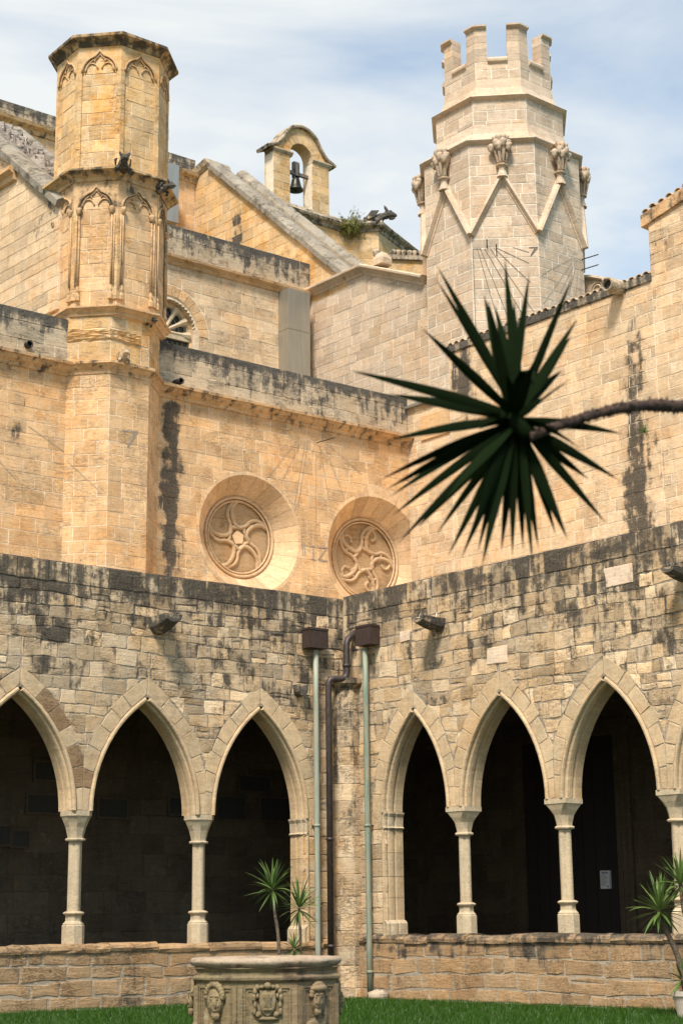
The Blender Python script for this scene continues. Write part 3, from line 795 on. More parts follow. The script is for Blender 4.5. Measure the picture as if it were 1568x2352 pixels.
# --- rose windows
def rose(r, kind, label):
    u0, z0, R0 = r; dep = .50; R1 = R0 * .70
    w_ = root('blind_rose_window', LU.P(u0, -.2, z0), label, 'round window')
    n = 44
    ring = lambda rr, d, t=(.5, .5, 0): [LU.P(u0 + rr * math.cos(2 * math.pi * i / n), d, z0 + rr * math.sin(2 * math.pi * i / n)) for i in range(n)]
    # splayed voussoir stones of the funnel
    m = 22
    for k in range(m):
        a0, a1 = 2 * math.pi * (k + .008) / m, 2 * math.pi * (k + .992) / m; V = []; F = []
        prof = [(R0 + (.10 if kind == 0 else .36), -.01), (R0 + (.10 if kind == 0 else .36), .008), (R0 + .01, .010), (R0, .0), (R1 + .02, -dep + .02), (R1, -dep)]
        for j in range(3):
            th = a0 + (a1 - a0) * j / 2
            if kind and (math.cos(th) < -.2 ): prof = [(R0 + .10, -.01), (R0 + .10, .008)] + prof[2:]
            for q, d in prof: V.append(LU.P(u0 + q * math.cos(th), d, z0 + q * math.sin(th)))
        L = len(prof)
        for j in range(2):
            for q in range(L - 1): F.append((j * L + q, j * L + q + 1, (j + 1) * L + q + 1, (j + 1) * L + q))
        mk('splay_stone', V, F, 'gold_plain', w_, (rnd.random(), rnd.uniform(.1, .9), .0))
    # joint bed behind the splay
    V = ring(R0 + .09, -.006) + ring(R1, -dep - .012); mk('splay_bed', V, [(i, n + i, n + (i + 1) % n, (i + 1) % n) for i in range(n)], 'm_gold', w_)
    V = ring(R1 + .03, -dep - .06) ; mk('blind_panel', V, [tuple(range(n))[::-1]], 'gold', w_, (.7, -.45, .16))
    def hoop(rr, rad, d, name='ring_moulding', nn=44):
        P = [LU.P(u0 + rr * math.cos(2 * math.pi * i / nn), d, z0 + rr * math.sin(2 * math.pi * i / nn)) for i in range(nn + 1)]
        mk(name, *tube(P, rad, 7, caps=False)[:2], 'gold_plain', w_, (.5, .3, .08), True)
    hoop(R1 - .03, .045, -dep + .02); hoop(R1 - .12, .03, -dep + .0)
    def rib(pts, rad=.030, name='tracery_rib'):
        P = [LU.P(u0 + x, -dep - .050, z0 + y) for x, y in pts]; mk(name, *tube(P, [rad] * len(P), 6)[:2], 'gold_plain', w_, (.5, .0, .2), True)
    Ri = R1 - .10; ph0 = -1.42 if kind == 0 else -1.9
    def spline(pts, m=4):
        P = [np.array(p) for p in pts]; out = []
        for k in range(len(P) - 1):
            a, b, c, d = P[max(k - 1, 0)], P[k], P[k + 1], P[min(k + 2, len(P) - 1)]
            for f_ in np.linspace(0, 1, m, endpoint=False): out.append(tuple(.5 * ((2 * b) + (-a + c) * f_ + (2 * a - 5 * b + 4 * c - d) * f_ ** 2 + (-a + 3 * b - 3 * c + d) * f_ ** 3)))
        out.append(tuple(P[-1])); return out
    for k in range(5):
        ph = ph0 + 2 * math.pi * k / 5; er = (math.cos(ph), math.sin(ph)); et = (-er[1], er[0])
        loc = lambda L: [((a * er[0] + b * et[0]) * Ri, (a * er[1] + b * et[1]) * Ri) for a, b in L]
        rib(loc(spline([(.34, 0), (.26, .09), (.25, .20), (.34, .36), (.51, .49), (.68, .54), (.86, .50)])), .066)
        rib(loc(spline([(.34, 0), (.44, -.07), (.60, -.12), (.73, -.25), (.79, -.45), (.80, -.56)])), .056)
        rib(loc(spline([(.34, 0), (.30, -.06), (.23, -.13), (.24, -.20)])), .056)
        if kind:
            rib(loc(spline([(.60, -.12), (.52, -.24), (.40, -.26), (.36, -.17)])), .046, 'tracery_cusp')
            rib(loc(spline([(.70, .54), (.72, .36), (.62, .26), (.50, .30)])), .046, 'tracery_cusp')
    if kind == 0:
        V = [LU.P(u0 + .20 * Ri * math.cos(2 * math.pi * k / 5 + ph0 + .63), -dep - .03, z0 + .20 * Ri * math.sin(2 * math.pi * k / 5 + ph0 + .63)) for k in range(5)]
        mk('centre_patch', V, [tuple(range(5))[::-1]], 'gold_plain', w_, (.1, 1.4, 0))
rose(ro1, 0, 'blind round window with five swirling comma lights and a pale star centre, the left one')
rose(ro2, 1, 'blind round window with cusped swirling tracery next to the wall corner, the right one')

# --- right tall wall
uR0 = gu(RU, 968, 1200); uR1 = uRUc
uR2 = gu(RU, 1760, 1100)
zR_low = gz(RU, 1000, 920)
polyR = [RU.hit(1030, 800), RU.hit(1204, 731), RU.hit(1340, 682), RU.hit(1494, 632)]
zRt = sum(p[1] for p in polyR) / 4; uRs = gu(RU, 1494, 632); uRe = gu(RU, 1031, 850)
print('RU', polyR, uR0, uR1, uRs)
pk = RU.hit(1482, 495); pk2 = RU.hit(1568, 439)
sl_ = (pk2[1] - pk[1]) / (pk2[0] - pk[0])
zPk = pk[1] + sl_ * (uR2 - pk[0])
gRU0 = stains(RU, [(1455, 790, 16, 60, .9), (1452, 880, 20, 80, .85), (1458, 1010, 24, 90, .85), (1462, 1130, 30, 90, .95), (1470, 1200, 36, 50, .95), (1062, 870, 26, 70, .95), (1080, 940, 20, 40, .5), (1500, 1050, 30, 60, .5), (1530, 540, 40, 40, .40), (1300, 700, 60, 14, .6), (1450, 650, 40, 14, .6)], .03)
def gRU(u, z):
    t = zRt - z
    if u > uRs: t = 9
    return max(gRU0(u, z), .8 - t / .22 if t > 0 else .8)
ru = root('tall_wall', RU.P((uR1 + uR2) / 2, -.3, 0), 'long pale golden ashlar wall with a black vertical stain above the right arcade', 'stone wall')
outl = [(uR1, -.2), (uR2, -.2), (uR2, zPk), (pk[0] + .02, pk[1]), (uRs, zRt), (uRe, zRt), (uRe, zR_low), (uR1, zR_low)]
a = Acc()
def gridp(u0, u1, z0, z1): a.add(*grid(RU, u0, u1, z0, z1, -.003, .55, gRU))
gridp(uR1, uRe, -.2, zR_low); gridp(uRe, uRs, -.2, zRt); gridp(uRs, uR2, -.2, pk[1])
a.add(*prism(RU, [(uRs, pk[1]), (uR2, pk[1]), (uR2, zPk)], -.6, -.003))
a.box(RU, uR1, uRe, -.8, -.01, -.2, zR_low); a.box(RU, uRe, uRs, -.8, -.01, -.2, zRt); a.box(RU, uRs, uR2, -.8, -.01, -.2, pk[1])
a.mk('mortar_bed', 'm_gold', ru)
mr = Masonry(ru, 'sand')
cs = courses(zroof - .3, zPk, .30, .14)
def cRU(p):
    q = clip(p, (pk[0], pk[1]), ((sl_) , -1.)); out = []
    for lo, hi, top in ((uR1, uRe, zR_low), (uRe, uRs, zRt - .2), (uRs, uR2, 99)):
        r = clip(clip(clip(q, (lo, 0), (1, 0)), (hi, 0), (-1, 0)), (0, top), (0, -1))
        if len(r) >= 3: out.append(r)
    return out
lay(mr, RU, uR1, uR2, cs, .30, .80, (cRU,), proud=.004, joint=.010, ch=.006, rough=.010, grime=gRU)
lay(mr, RU, uRe - .06, uRs, [zRt + .02, zRt - .2], .7, 1.3, (), proud=.05, joint=.005, ch=.015, rough=.008, grime=lambda u, z: .74, mat='coping', name='coping_stone')
mr.flush(300)
L_ = math.hypot(1, sl_)
V, F, T = prism(RU, [(pk[0] - .12, pk[1] - .30), (uR2, zPk - .22), (uR2, zPk + .08), (pk[0] - .12, pk[1] + .02)], -.7, .07, (.3, .5, .45)); mk('rake_coping', V, F, 'gold', ru, T)
# roof tiles along the wall head
def tiles(rt, fr, u0, u1, zf, d0, length, n, rise=.12, name='roof_tile'):
    for i in range(n):
        u = u0 + (u1 - u0) * (i + .5) / n; r = abs(u1 - u0) / n * .42; V = []; F = []
        z = zf(u) if callable(zf) else zf
        for j, (dd, zz) in enumerate(((d0 + rnd.uniform(-.03, .03), 0), (d0 - length, rise))):
            for k in range(6):
                t = math.pi * k / 5; V.append(fr.P(u + r * math.cos(t), dd, z + zz + r * .8 * math.sin(t)))
            for k in range(6):
                t = math.pi * k / 5; V.append(fr.P(u + r * .78 * math.cos(t), dd, z + zz + r * .58 * math.sin(t)))
        for k in range(5):
            F += [(k, k + 1, 13 + k, 12 + k), (6 + k, 18 + k, 19 + k, 7 + k), (k, 6 + k, 7 + k, k + 1)]
        mk(name, V, F, 'terracotta', rt, (rnd.random(), .5, 0), True)
tiles(ru, RU, uRe, uRs, zRt + .01, .06, .7, 30)
slope_t = lambda u: pk[1] + .07 + sl_ * (u - pk[0])
tiles(ru, RU, pk[0] - .1, uR2, slope_t, .08, .6, 12, .1)
# lower return with a frame, zinc flashing over the corner
a = Acc(); a.box(RU, uR1 + .55, uRe - .02, .0, .05, gz(RU, 1010, 1000), gz(RU, 1010, 945)); a.mk('framed_panel', 'gold', ru)
a = Acc(); a.box(RU, uR1 - .1, uRe, -.4, .12, zR_low, zR_low + .07); o = a.mk('zinc_flashing', 'zinc'); tag(o, 'strip of pale metal flashing over the low corner between the two tall walls', 'flashing')
# dark inside of the right gallery
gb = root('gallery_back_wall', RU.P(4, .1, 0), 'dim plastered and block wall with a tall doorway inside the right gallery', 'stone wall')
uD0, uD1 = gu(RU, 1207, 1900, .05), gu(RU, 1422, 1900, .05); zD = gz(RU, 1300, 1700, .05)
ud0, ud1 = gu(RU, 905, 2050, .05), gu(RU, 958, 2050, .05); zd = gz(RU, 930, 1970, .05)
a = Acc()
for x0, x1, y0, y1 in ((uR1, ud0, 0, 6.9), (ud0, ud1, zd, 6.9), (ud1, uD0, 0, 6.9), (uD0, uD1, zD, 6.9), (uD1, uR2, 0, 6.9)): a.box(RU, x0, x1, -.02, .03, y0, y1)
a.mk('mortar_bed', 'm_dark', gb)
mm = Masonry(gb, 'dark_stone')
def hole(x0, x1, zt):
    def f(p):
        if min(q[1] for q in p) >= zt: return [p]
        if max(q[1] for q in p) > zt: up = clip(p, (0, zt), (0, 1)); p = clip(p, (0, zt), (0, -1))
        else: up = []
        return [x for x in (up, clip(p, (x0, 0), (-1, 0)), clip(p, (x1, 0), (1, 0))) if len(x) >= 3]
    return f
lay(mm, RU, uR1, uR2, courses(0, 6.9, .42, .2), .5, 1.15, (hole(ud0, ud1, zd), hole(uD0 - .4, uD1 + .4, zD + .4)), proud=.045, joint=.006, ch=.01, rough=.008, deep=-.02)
mm.flush(300)
for k, (o_, p_) in enumerate(((.0, .12), (.13, .09), (.26, .06))):
    a = Acc(); a.box(RU, uD0 - o_ - .13, uD0 - o_, .0, p_ + .06, 0, zD + o_); a.box(RU, uD1 + o_, uD1 + o_ + .13, .0, p_ + .06, 0, zD + o_); a.box(RU, uD0 - o_ - .13, uD1 + o_ + .13, .001, p_ + .061, zD + o_, zD + o_ + .13); a.mk('portal_moulding', 'dark_stone', gb)
def door(fr, u0, u1, z1, label, n):
    dr = root('door', fr.P((u0 + u1) / 2, 0, 0), label, 'door'); D0 = .13
    a = Acc(); a.box(fr, u0, u1, D0 - .12, D0 - .08, 0, z1); a.mk('backing', 'door', dr)
    for i in range(n):
        a = Acc(); a.box(fr, u0 + (u1 - u0) * i / n + .006, u0 + (u1 - u0) * (i + 1) / n - .006, D0 - .08, D0 - .05, .02, z1 - .02); a.mk('plank', 'door', dr)
    a = Acc(); a.box(fr, (u0 + u1) / 2 - .04, (u0 + u1) / 2 - .01, D0 - .05, D0 + .01, 1.0, 1.16); a.mk('handle', 'iron', dr)
door(RU, uD0, uD1, zD, 'tall nearly black wooden door in the portal behind the right arcade', 8)
door(RU, ud0, ud1, zd, 'small dark door in the gallery wall near the inner corner', 3)
# ceilings and roofs of the galleries
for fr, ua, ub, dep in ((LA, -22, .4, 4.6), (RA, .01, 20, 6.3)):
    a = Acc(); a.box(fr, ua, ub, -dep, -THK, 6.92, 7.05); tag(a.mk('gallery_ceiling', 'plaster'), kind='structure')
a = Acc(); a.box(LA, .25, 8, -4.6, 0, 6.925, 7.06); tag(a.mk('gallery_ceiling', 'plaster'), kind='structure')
for fr, ua, ub, dep, zz in ((LA, -22, 6, 4.6, 7.5), (RA, -.4, 20, 6.3, 7.62)):
    a = Acc(); a.box(fr, ua, ub, -dep, -THK - .01, zz, zz + .1); tag(a.mk('gallery_roof', 'coping'), kind='structure')
# end walls so the galleries stay closed like the real ones
a = Acc(); a.box(LA, -22.3, -22, -4.6, -.5, 0, 7.4); a.box(RA, 20, 20.3, -6.3, -.5, 0, 7.4); tag(a.mk('gallery_end_wall', 'dark_stone'), kind='structure')

# --- wall with the round-headed window, parapet over it
u30, u31 = gu(L3, 340, 700), gu(L3, 712, 700)
z3c = (gz(L3, 400, 590) + gz(L3, 640, 655)) / 2; z3p = (gz(L3, 400, 517) + gz(L3, 700, 604)) / 2
g3s = stains(L3, [(460, 560, 90, 20, .62), (600, 600, 90, 22, .66), (690, 625, 40, 30, .6)], .26)
g3 = lambda u, z: (max(g3s(u, z), 1.05 - (z3p - z) / .6) if z > z3c else .06 + .25 * math.exp(-(z3c - .3 - z) / .3 if z < z3c - .3 else 0))
hub = L3.hit(386, 757)
Rw = 1.02
def cwin(p):
    out = []
    if min(q[0] for q in p) > hub[0] + 1.8 or min(q[1] for q in p) > hub[1] + 1.8: return [p]
    up = clip(p, hub, (0, 1)); lo = clip(p, hub, (0, -1))
    if len(up) >= 3:
        for s_ in (1, -1):
            h_ = clip(up, (hub[0], 0), (s_, 0))
            if len(h_) >= 3: out += disc_out(hub, 1.52)(h_)
    if len(lo) >= 3: out.append(clip(lo, (hub[0] + 1.16, 0), (1, 0)))
    return [x for x in out if len(x) >= 3]
z3b = gz(L3, 600, 900)
w3, m3 = wall('window_wall', 'cream ashlar wall with a round-headed leaded window beside the left turret', L3, u30, u31, z3b - .6, z3c - .25, 'sand', 'm_gold', .40, .45, 1.1, g3, (cwin,), rough=.006,
    corefn=lambda rt: (lambda a: (a.box(L3, hub[0] + Rw, u31, -.8, -.004, z3b - .6, z3p, (.5, .5, .3)), a.box(L3, u30, hub[0] + Rw, -.8, -.004, hub[1] + Rw, z3p, (.5, .5, .3)),
        [a.box(L3, hub[0] + Rw * math.cos(t), hub[0] + Rw * math.cos(t - .131) + .0, -.79, -.005, hub[1] + Rw * math.sin(t), hub[1] + Rw, (.5, .5, .2)) for t in np.arange(.131, 3.1, .131)], a.mk('mortar_bed', 'm_gold', rt)))(Acc()))
lay(m3, L3, u30, u31, [z3p, z3p - .42, z3c + .05], .6, 1.3, (), proud=.012, joint=.005, ch=.012, rough=.01, grime=g3, mat='coping', name='parapet_stone')
for k in range(15):                            # ring of arch stones
    t0, t1 = math.pi * k / 15, math.pi * (k + 1) / 15
    ra, rb = 1.14, 1.50
    P = [(hub[0] + r * math.cos(t), hub[1] + r * math.sin(t)) for r, t in ((ra, t0), (rb, t0), (rb, (t0 + t1) / 2), (rb, t1), (ra, t1))]
    m3.add(L3, P, proud=.02, joint=.006, ch=.01, rough=.005, grime=lambda u, z: .08, mat='gold', name='voussoir')
m3.flush(300)
cornice(w3, L3, u30, u31 - .05, z3c, [(0, -.28), (.04, -.27), (.10, -.18), (.22, -.10), (.24, -.03), (0, .03)], 'gold', lambda u, z: .3, 1.2)
def arcring(fr, c, r0, prof, name, mat, par, a0=0, a1=math.pi, n=24, t=(.5, .6, 0)):
    path = [((c[0] + r0 * math.cos(a0 + (a1 - a0) * i / n), c[1] + r0 * math.sin(a0 + (a1 - a0) * i / n)), (math.cos(a0 + (a1 - a0) * i / n), math.sin(a0 + (a1 - a0) * i / n))) for i in range(n + 1)]
    V, F, T = sweep(fr, path, prof, False, None, t[:2]); return mk(name, V, F, mat, par, T, False)
wd = root('arched_window', L3.P(hub[0], -.2, hub[1]), 'round-headed traceried window with dark leaded glass half hidden by the left turret', 'window')
arcring(L3, hub, 1.0, [(.14, -.0), (.14, .02), (.10, .0), (.08, -.08), (.04, -.10), (0, -.22), (-.06, -.24), (-.06, -.34)], 'frame', 'gold_plain', wd)
for s_ in (1, -1):
    V, F, T = sweep(L3, [((hub[0] + s_ * 1.0, hub[1] - 3), (s_, 0)), ((hub[0] + s_ * 1.0, hub[1]), (s_, 0))], [(.14, -.0), (.14, .02), (.10, .0), (.08, -.08), (.04, -.10), (0, -.22), (-.06, -.24), (-.06, -.34)][::1], False); mk('jamb', V, F, 'gold_plain', wd, T)
a = Acc(); a.box(L3, hub[0] - 1, hub[0] + 1, -.36, -.34, hub[1] - 3, hub[1] + 1.0); a.mk('glass', 'glass', wd)
# stone plate with petal lights: hub, spokes and outer ring
arcring(L3, hub, .87, [(.10, -.33), (.10, -.25), (.0, -.23), (-.0, -.33)], 'tracery_ring', 'column', wd)
for k in range(7):
    t = math.pi * k / 6; 
    P = [L3.P(hub[0] + r * math.cos(t), -.27, hub[1] + .04 + r * math.sin(t)) for r in (.06, .45, .68, .92)]
    mk('tracery_spoke', *tube(P, [.07, .06, .075, .15], 8)[:2], 'column', wd, (.3, .8, 0))
    if k < 6:
        t2 = t + math.pi / 12
        pts = []
        for j in range(13):
            s1 = 2 * math.pi * j / 12; rr = .60 + .24 * math.cos(s1); ww = .15 * math.sin(s1) * (.75 + .55 * math.cos(s1))
            pts.append(L3.P(hub[0] + rr * math.cos(t2) - ww * math.sin(t2), -.325, hub[1] + .04 + rr * math.sin(t2) + ww * math.cos(t2)))
        mk('glazing_lead', *tube(pts, .012, 4, caps=False)[:2], 'lead', wd)
        for q in (.45, .62):
            pts = [L3.P(hub[0] + q * math.cos(t2 + s) , -.325, hub[1] + .04 + q * math.sin(t2 + s)) for s in (-.2, 0, .2)]
            mk('glazing_lead', *tube(pts, .009, 4, caps=False)[:2], 'lead', wd)
a = Acc(); a.box(L3, hub[0] - 1, hub[0] + .98, -.33, -.22, hub[1] - .16, hub[1] - .02); a.mk('transom', 'column', wd)
for x in np.arange(-.9, 1, .18):
    a = Acc(); a.box(L3, hub[0] + x, hub[0] + x + .012, -.335, -.325, hub[1] - 1.2, hub[1] - .2); a.mk('glazing_lead', 'lead', wd)
for q in range(4):
    a = Acc(); a.box(L3, hub[0] - .95, hub[0] + .95, -.335, -.326, hub[1] - .35 - q * .2, hub[1] - .338 - q * .2); a.mk('glazing_lead', 'lead', wd)

# --- gabled wall facing the other way, joined to the crenellated tower
gA, gT, gB = P2.hit(704, 669), P2.hit(838, 609), P2.hit(973, 633)
P2b = P2
z2b = gz(P2, 850, 930) - 1
u2e = gu(P2, 984, 800)
slp = (gB[1] - gT[1]) / (gB[0] - gT[0]); gE = (u2e, gT[1] + slp * (u2e - gT[0]))
gl = halfplane(gT, (-(gT[1] - gA[1]) * -1, -(gT[0] - gA[0]))) if False else (lambda p: [clip(clip(p, (gT[0], gT[1] - .28), ((gT[1] - gA[1]), -(gT[0] - gA[0]))), (gT[0], gT[1] - .28), ((gE[1] - gT[1]), -(gE[0] - gT[0])))])
wg, mg = wall('gable_wall', 'pale ashlar wall with a low gable between the metal duct and the crenellated tower', P2, gA[0], u2e, z2b, gT[1], 'cream', 'm_light', .31, .45, 1.0, lambda u, z: .02, (gl,), rough=.005,
    poly=[(gA[0] - .6, z2b), (u2e, z2b), (u2e, gE[1] - .3), (gT[0], gT[1] - .3), (gA[0], gA[1] - .3), (gA[0] - .6, gA[1] - .3)], thick=.8)
mg.flush(300)
for (p, q) in ((gA, gT), (gT, gE)):
    n = 3
    for i in range(n):
        a0 = [p[k] + (q[k] - p[k]) * i / n for k in (0, 1)]; a1 = [p[k] + (q[k] - p[k]) * (i + 1) / n for k in (0, 1)]
        l = math.hypot(a1[0] - a0[0], a1[1] - a0[1]); nn = (-(a1[1] - a0[1]) / l, (a1[0] - a0[0]) / l)
        V, F, T = sweep(P2, [(a0, nn), (a1, nn)], [(-.30, 0), (-.30, .03), (-.24, .05), (-.14, .16), (-.10, .26), (-.04, .27), (0, .22), (.04, -.2), (0, -.8), (-.3, -.8)], False, None, (rnd.random(), rnd.uniform(.5, 1)))
        mk('coping_stone', V, F, 'cream', wg, T)
a = Acc(); a.add(*stack(P2, gT[0] + .5, -.3, [(.24, .2, gT[1] - .1), (.24, .2, gT[1] + .10), (.13, .2, gT[1] + .32), (.09, .2, gT[1] + .34)])); a.mk('apex_stone', 'cream', wg)

# ------------------------------------------------------------------ buttress walls with raking copings
def raking(name, label, fr, A_, B_, uend, zbase, thick, mat, mort, capw, grime, h=.33, lmin=.4, lmax=1.0, rub=False, left=None, seg=1.1, rake2=True, extra=None):
    """wall whose head slopes from A_ down to B_ (u,z); face in frame fr, copings on the front and back edges with a gutter between"""
    s = (B_[1] - A_[1]) / (B_[0] - A_[0])
    poly = [(A_[0], zbase), (uend, zbase), (uend, B_[1] + s * (uend - B_[0])), (A_[0], A_[1])]
    if left: poly = [(left[0], zbase)] + poly[1:] + [left]
    rt = root(name, fr.P((A_[0] + uend) / 2, -thick / 2, zbase), label, 'buttress wall')
    a = Acc(); a.add(*prism(fr, [(p[0], p[1] - (.02 if p[1] > zbase else 0)) for p in poly], -thick, -.003, (.5, .5, .1))); a.mk('mortar_bed', mort, rt)
    ms = Masonry(rt, mat)
    cl = [lambda p: [clip(p, A_, (s, -1))]]
    if left: cl.append(lambda p: [clip(p, left, ((A_[1] - left[1]), -(A_[0] - left[0])))])
    lay(ms, fr, (left or A_)[0], uend, courses(zbase, A_[1], h, .14), lmin, lmax, cl, proud=.006, joint=.006, ch=.008, rough=.006, grime=grime)
    ms.flush(300)
    l = math.hypot(1, s); nn = (-s / l, 1 / l) if s < 0 else (-s / l, 1 / l)
    L = uend - A_[0]; n = max(2, int(L * l / seg))
    CG = grime
    def cop(dA, dB, hgt, nm, round_=True):
        for i in range(n):
            u0, u1 = A_[0] + L * i / n, A_[0] + L * (i + 1) / n; j = rnd.uniform(-.008, .008)
            w_ = dA - dB
            pr = [(-.06, dA - .10), (-.03, dA), (hgt * .45, dA + .01), (hgt * .85, dA - w_ * .18), (hgt, dA - w_ * .45), (hgt * .8, dB + w_ * .12), (hgt * .3, dB), (-.06, dB)]
            pr = [(a + j, b) for a, b in pr]; gk_ = rnd.uniform(.28, .46)
            g = lambda u, z: gk_
            V, F, T = sweep(fr, [((u0 + .006, A_[1] + s * (u0 - A_[0])), nn), ((u1 - .006, A_[1] + s * (u1 - A_[0])), nn)], pr, False, g, (rnd.random(), rnd.uniform(.3, 1)))
            mk(nm, V, F, 'rake', rt, T)
    cop(.14, -capw, .30, 'coping_stone'); 
    if rake2: cop(-thick + capw * .8, -thick - .1, .34, 'rear_coping_stone')
    # rubble in the gutter between the copings
    if rub:
        a = Acc()
        for i in range(420):
            u = A_[0] + L * rnd.random(); d = -capw - (thick - 1.6 * capw) * rnd.random(); z = A_[1] + s * (u - A_[0]) + rnd.uniform(.02, .22); r = rnd.uniform(.07, .2)
            c = np.array(fr.P(u, d, z)); V = []
            for k in range(8):
                v = np.array([1 if k & 1 else -1, 1 if k & 2 else -1, 1 if k & 4 else -1]) * r * np.array([rnd.uniform(.5, 1) for _ in range(3)]); V.append(tuple(c + v))
            a.add(V, [(0, 1, 3, 2), (4, 6, 7, 5), (0, 4, 5, 1), (2, 3, 7, 6), (0, 2, 6, 4), (1, 5, 7, 3)], [(rnd.random(), rnd.random(), rnd.uniform(0, .55))] * 8)
        tag(a.mk('rubble', 'rubble', rt), kind='stuff')
    return rt
# buttress behind the window wall
bA, bB = P2.hit(482, 384), P2.hit(786, 632)
bL = P2.hit(449, 412)
gB2 = stains(P2, [(547, 525, 7, 45, 2.), (692, 632, 6, 22, 1.6), (640, 590, 70, 30, .3), (770, 600, 40, 30, .35)], .05)
raking('buttress_wall', 'orange stone wall under a long raking coping between the left turret and the low gable', P2, bA, bB, gu(P2, 797, 640), gz(P2, 700, 690) - .2, 1.7, 'amber', 'm_gold', .62, gB2, .36, .45, 1.1, left=bL)
# left buttress, behind the turret
LUq = LU.back(.55); P1o = LUq.P(gu(LUq, 134, 700), 0, 0); P1 = Frame(P1o, AZB)
b1, b2 = P1.hit(2, 352), P1.hit(130, 466)
s_ = (b2[1] - b1[1]) / (b2[0] - b1[0]); uu0 = gu(P1, -90, 400)
gB1 = stains(P1, [(118, 470, 14, 30, .72), (95, 510, 20, 40, .45), (60, 560, 12, 30, .35)], .04)
raking('buttress_wall', 'pale orange stone wall under a raking coping with rubble and weeds at the left edge', P1, (uu0, b1[1] + s_ * (uu0 - b1[0])), b2, gu(P1, 135, 600), gz(P1, 60, 720) - .3, 1.9, 'sand', 'm_gold', .62, gB1, .31, .45, 1.1, rub=True)
c1_, c2_ = P1.hit(-60, 452), P1.hit(42, 380)
a = Acc(); V, F, T = band(P1, c1_[0], c2_[0], P1.hit(20, 405)[1], [(0, -.3), (.1, -.26), (.12, -.12), (.26, -.04), (.26, .06), (0, .12)]); a.add(V, F, T); a.mk('string_course', 'gold', bpy.data.objects['buttress_wall.001'])
# far nave wall with a cornice and parapet, seen on both sides of the turret
uW0, uW1 = gu(W4, -150, 300), gu(W4, 449, 400)
zw1 = (gz(W4, 60, 243) + gz(W4, 410, 359)) / 2; zwc = (gz(W4, 100, 300) + gz(W4, 415, 386)) / 2
nv, mn = wall('nave_wall', 'distant ashlar wall with a blackened parapet and cornice behind the left turret', W4, uW0, uW1 + .0, zwc - 8, zwc - .35, 'gold', 'm_gold', .42, .5, 1.2, lambda u, z: .05)
a = Acc(); a.box(W4, uW0, uW1, -.8, -.004, zwc - .4, zw1, (.5, .5, .5)); a.mk('parapet_bed', 'm_grey', nv)
lay(mn, W4, uW0, uW1, [zw1, (zw1 + zwc) / 2, zwc + .02], .7, 1.5, (), proud=.01, joint=.005, ch=.012, rough=.008, grime=lambda u, z: .55 + .2 * (z - zwc) / (zw1 - zwc), mat='coping', name='parapet_stone')
mn.flush(300)
cornice(nv, W4, uW0, uW1, zwc, [(0, -.4), (.06, -.38), (.10, -.25), (.26, -.16), (.30, -.04), (0, .02)], 'amber', lambda u, z: .42, 1.2)
# small stone head at the back of the buttress apex
kx = P2.hit(440, 384)
V, F, T = sweep(P2, [((kx[0] - 1.2, kx[1] - .75), (-.5, .86)), (P2.hit(481, 372), (-.5, .86))], [(-.2, 0), (-.1, .12), (.12, .2), (.2, .05), (.2, -1.0), (-.2, -1.0)], False, None, (.5, .4)); mk('coping_stone', V, F, 'coping', bpy.data.objects['buttress_wall'], [(t[0], t[1], .4) for t in T])
# apse wall with cornice, turning away to the right
pa = W4.back(6.); ya = pa
uA0, uA1 = gu(pa, 520, 500), gu(pa, 794, 515)
zac = gz(pa, 760, 511)
ap, ma = wall('apse_wall', 'golden wall of the apse under a dark cornice below the bell gable', pa, uA0, uA1, zac - 6, zac - .3, 'amber', 'm_gold', .42, .5, 1.1, lambda u, z: .05)
q = pa.P(uA1, 0, 0); F2 = Frame(q, R_(-6)); uf = gu(F2, 869, 560); q2 = F2.P(uf, 0, 0); F3 = Frame(q2, R_(62)); uf3 = gu(F3, 985, 600)
for fr, u_ in ((F2, uf), (F3, uf3)):
    a = Acc(); a.box(fr, 0, u_, -.6, -.003, zac - 6, zac); a.mk('mortar_bed', 'm_gold', ap)
    lay(ma, fr, 0, u_, courses(zac - 6, zac - .3, .42, .14), .5, 1.1, (), proud=.006, joint=.006, ch=.008, rough=.005, grime=lambda u, z: .06)
ma.flush(300)
CP = [(0, -.32), (.05, -.3), (.10, -.16), (.26, -.08), (.30, .02), (.22, .10), (.05, .30), (-.3, .34)]
for fr, u_, x in ((pa, uA1, uA0), (F2, uf + .2, -.1), (F3, uf3, -.1)): cornice(ap, fr, x, u_, zac, CP, 'coping', lambda u, z: .55, 1.0)
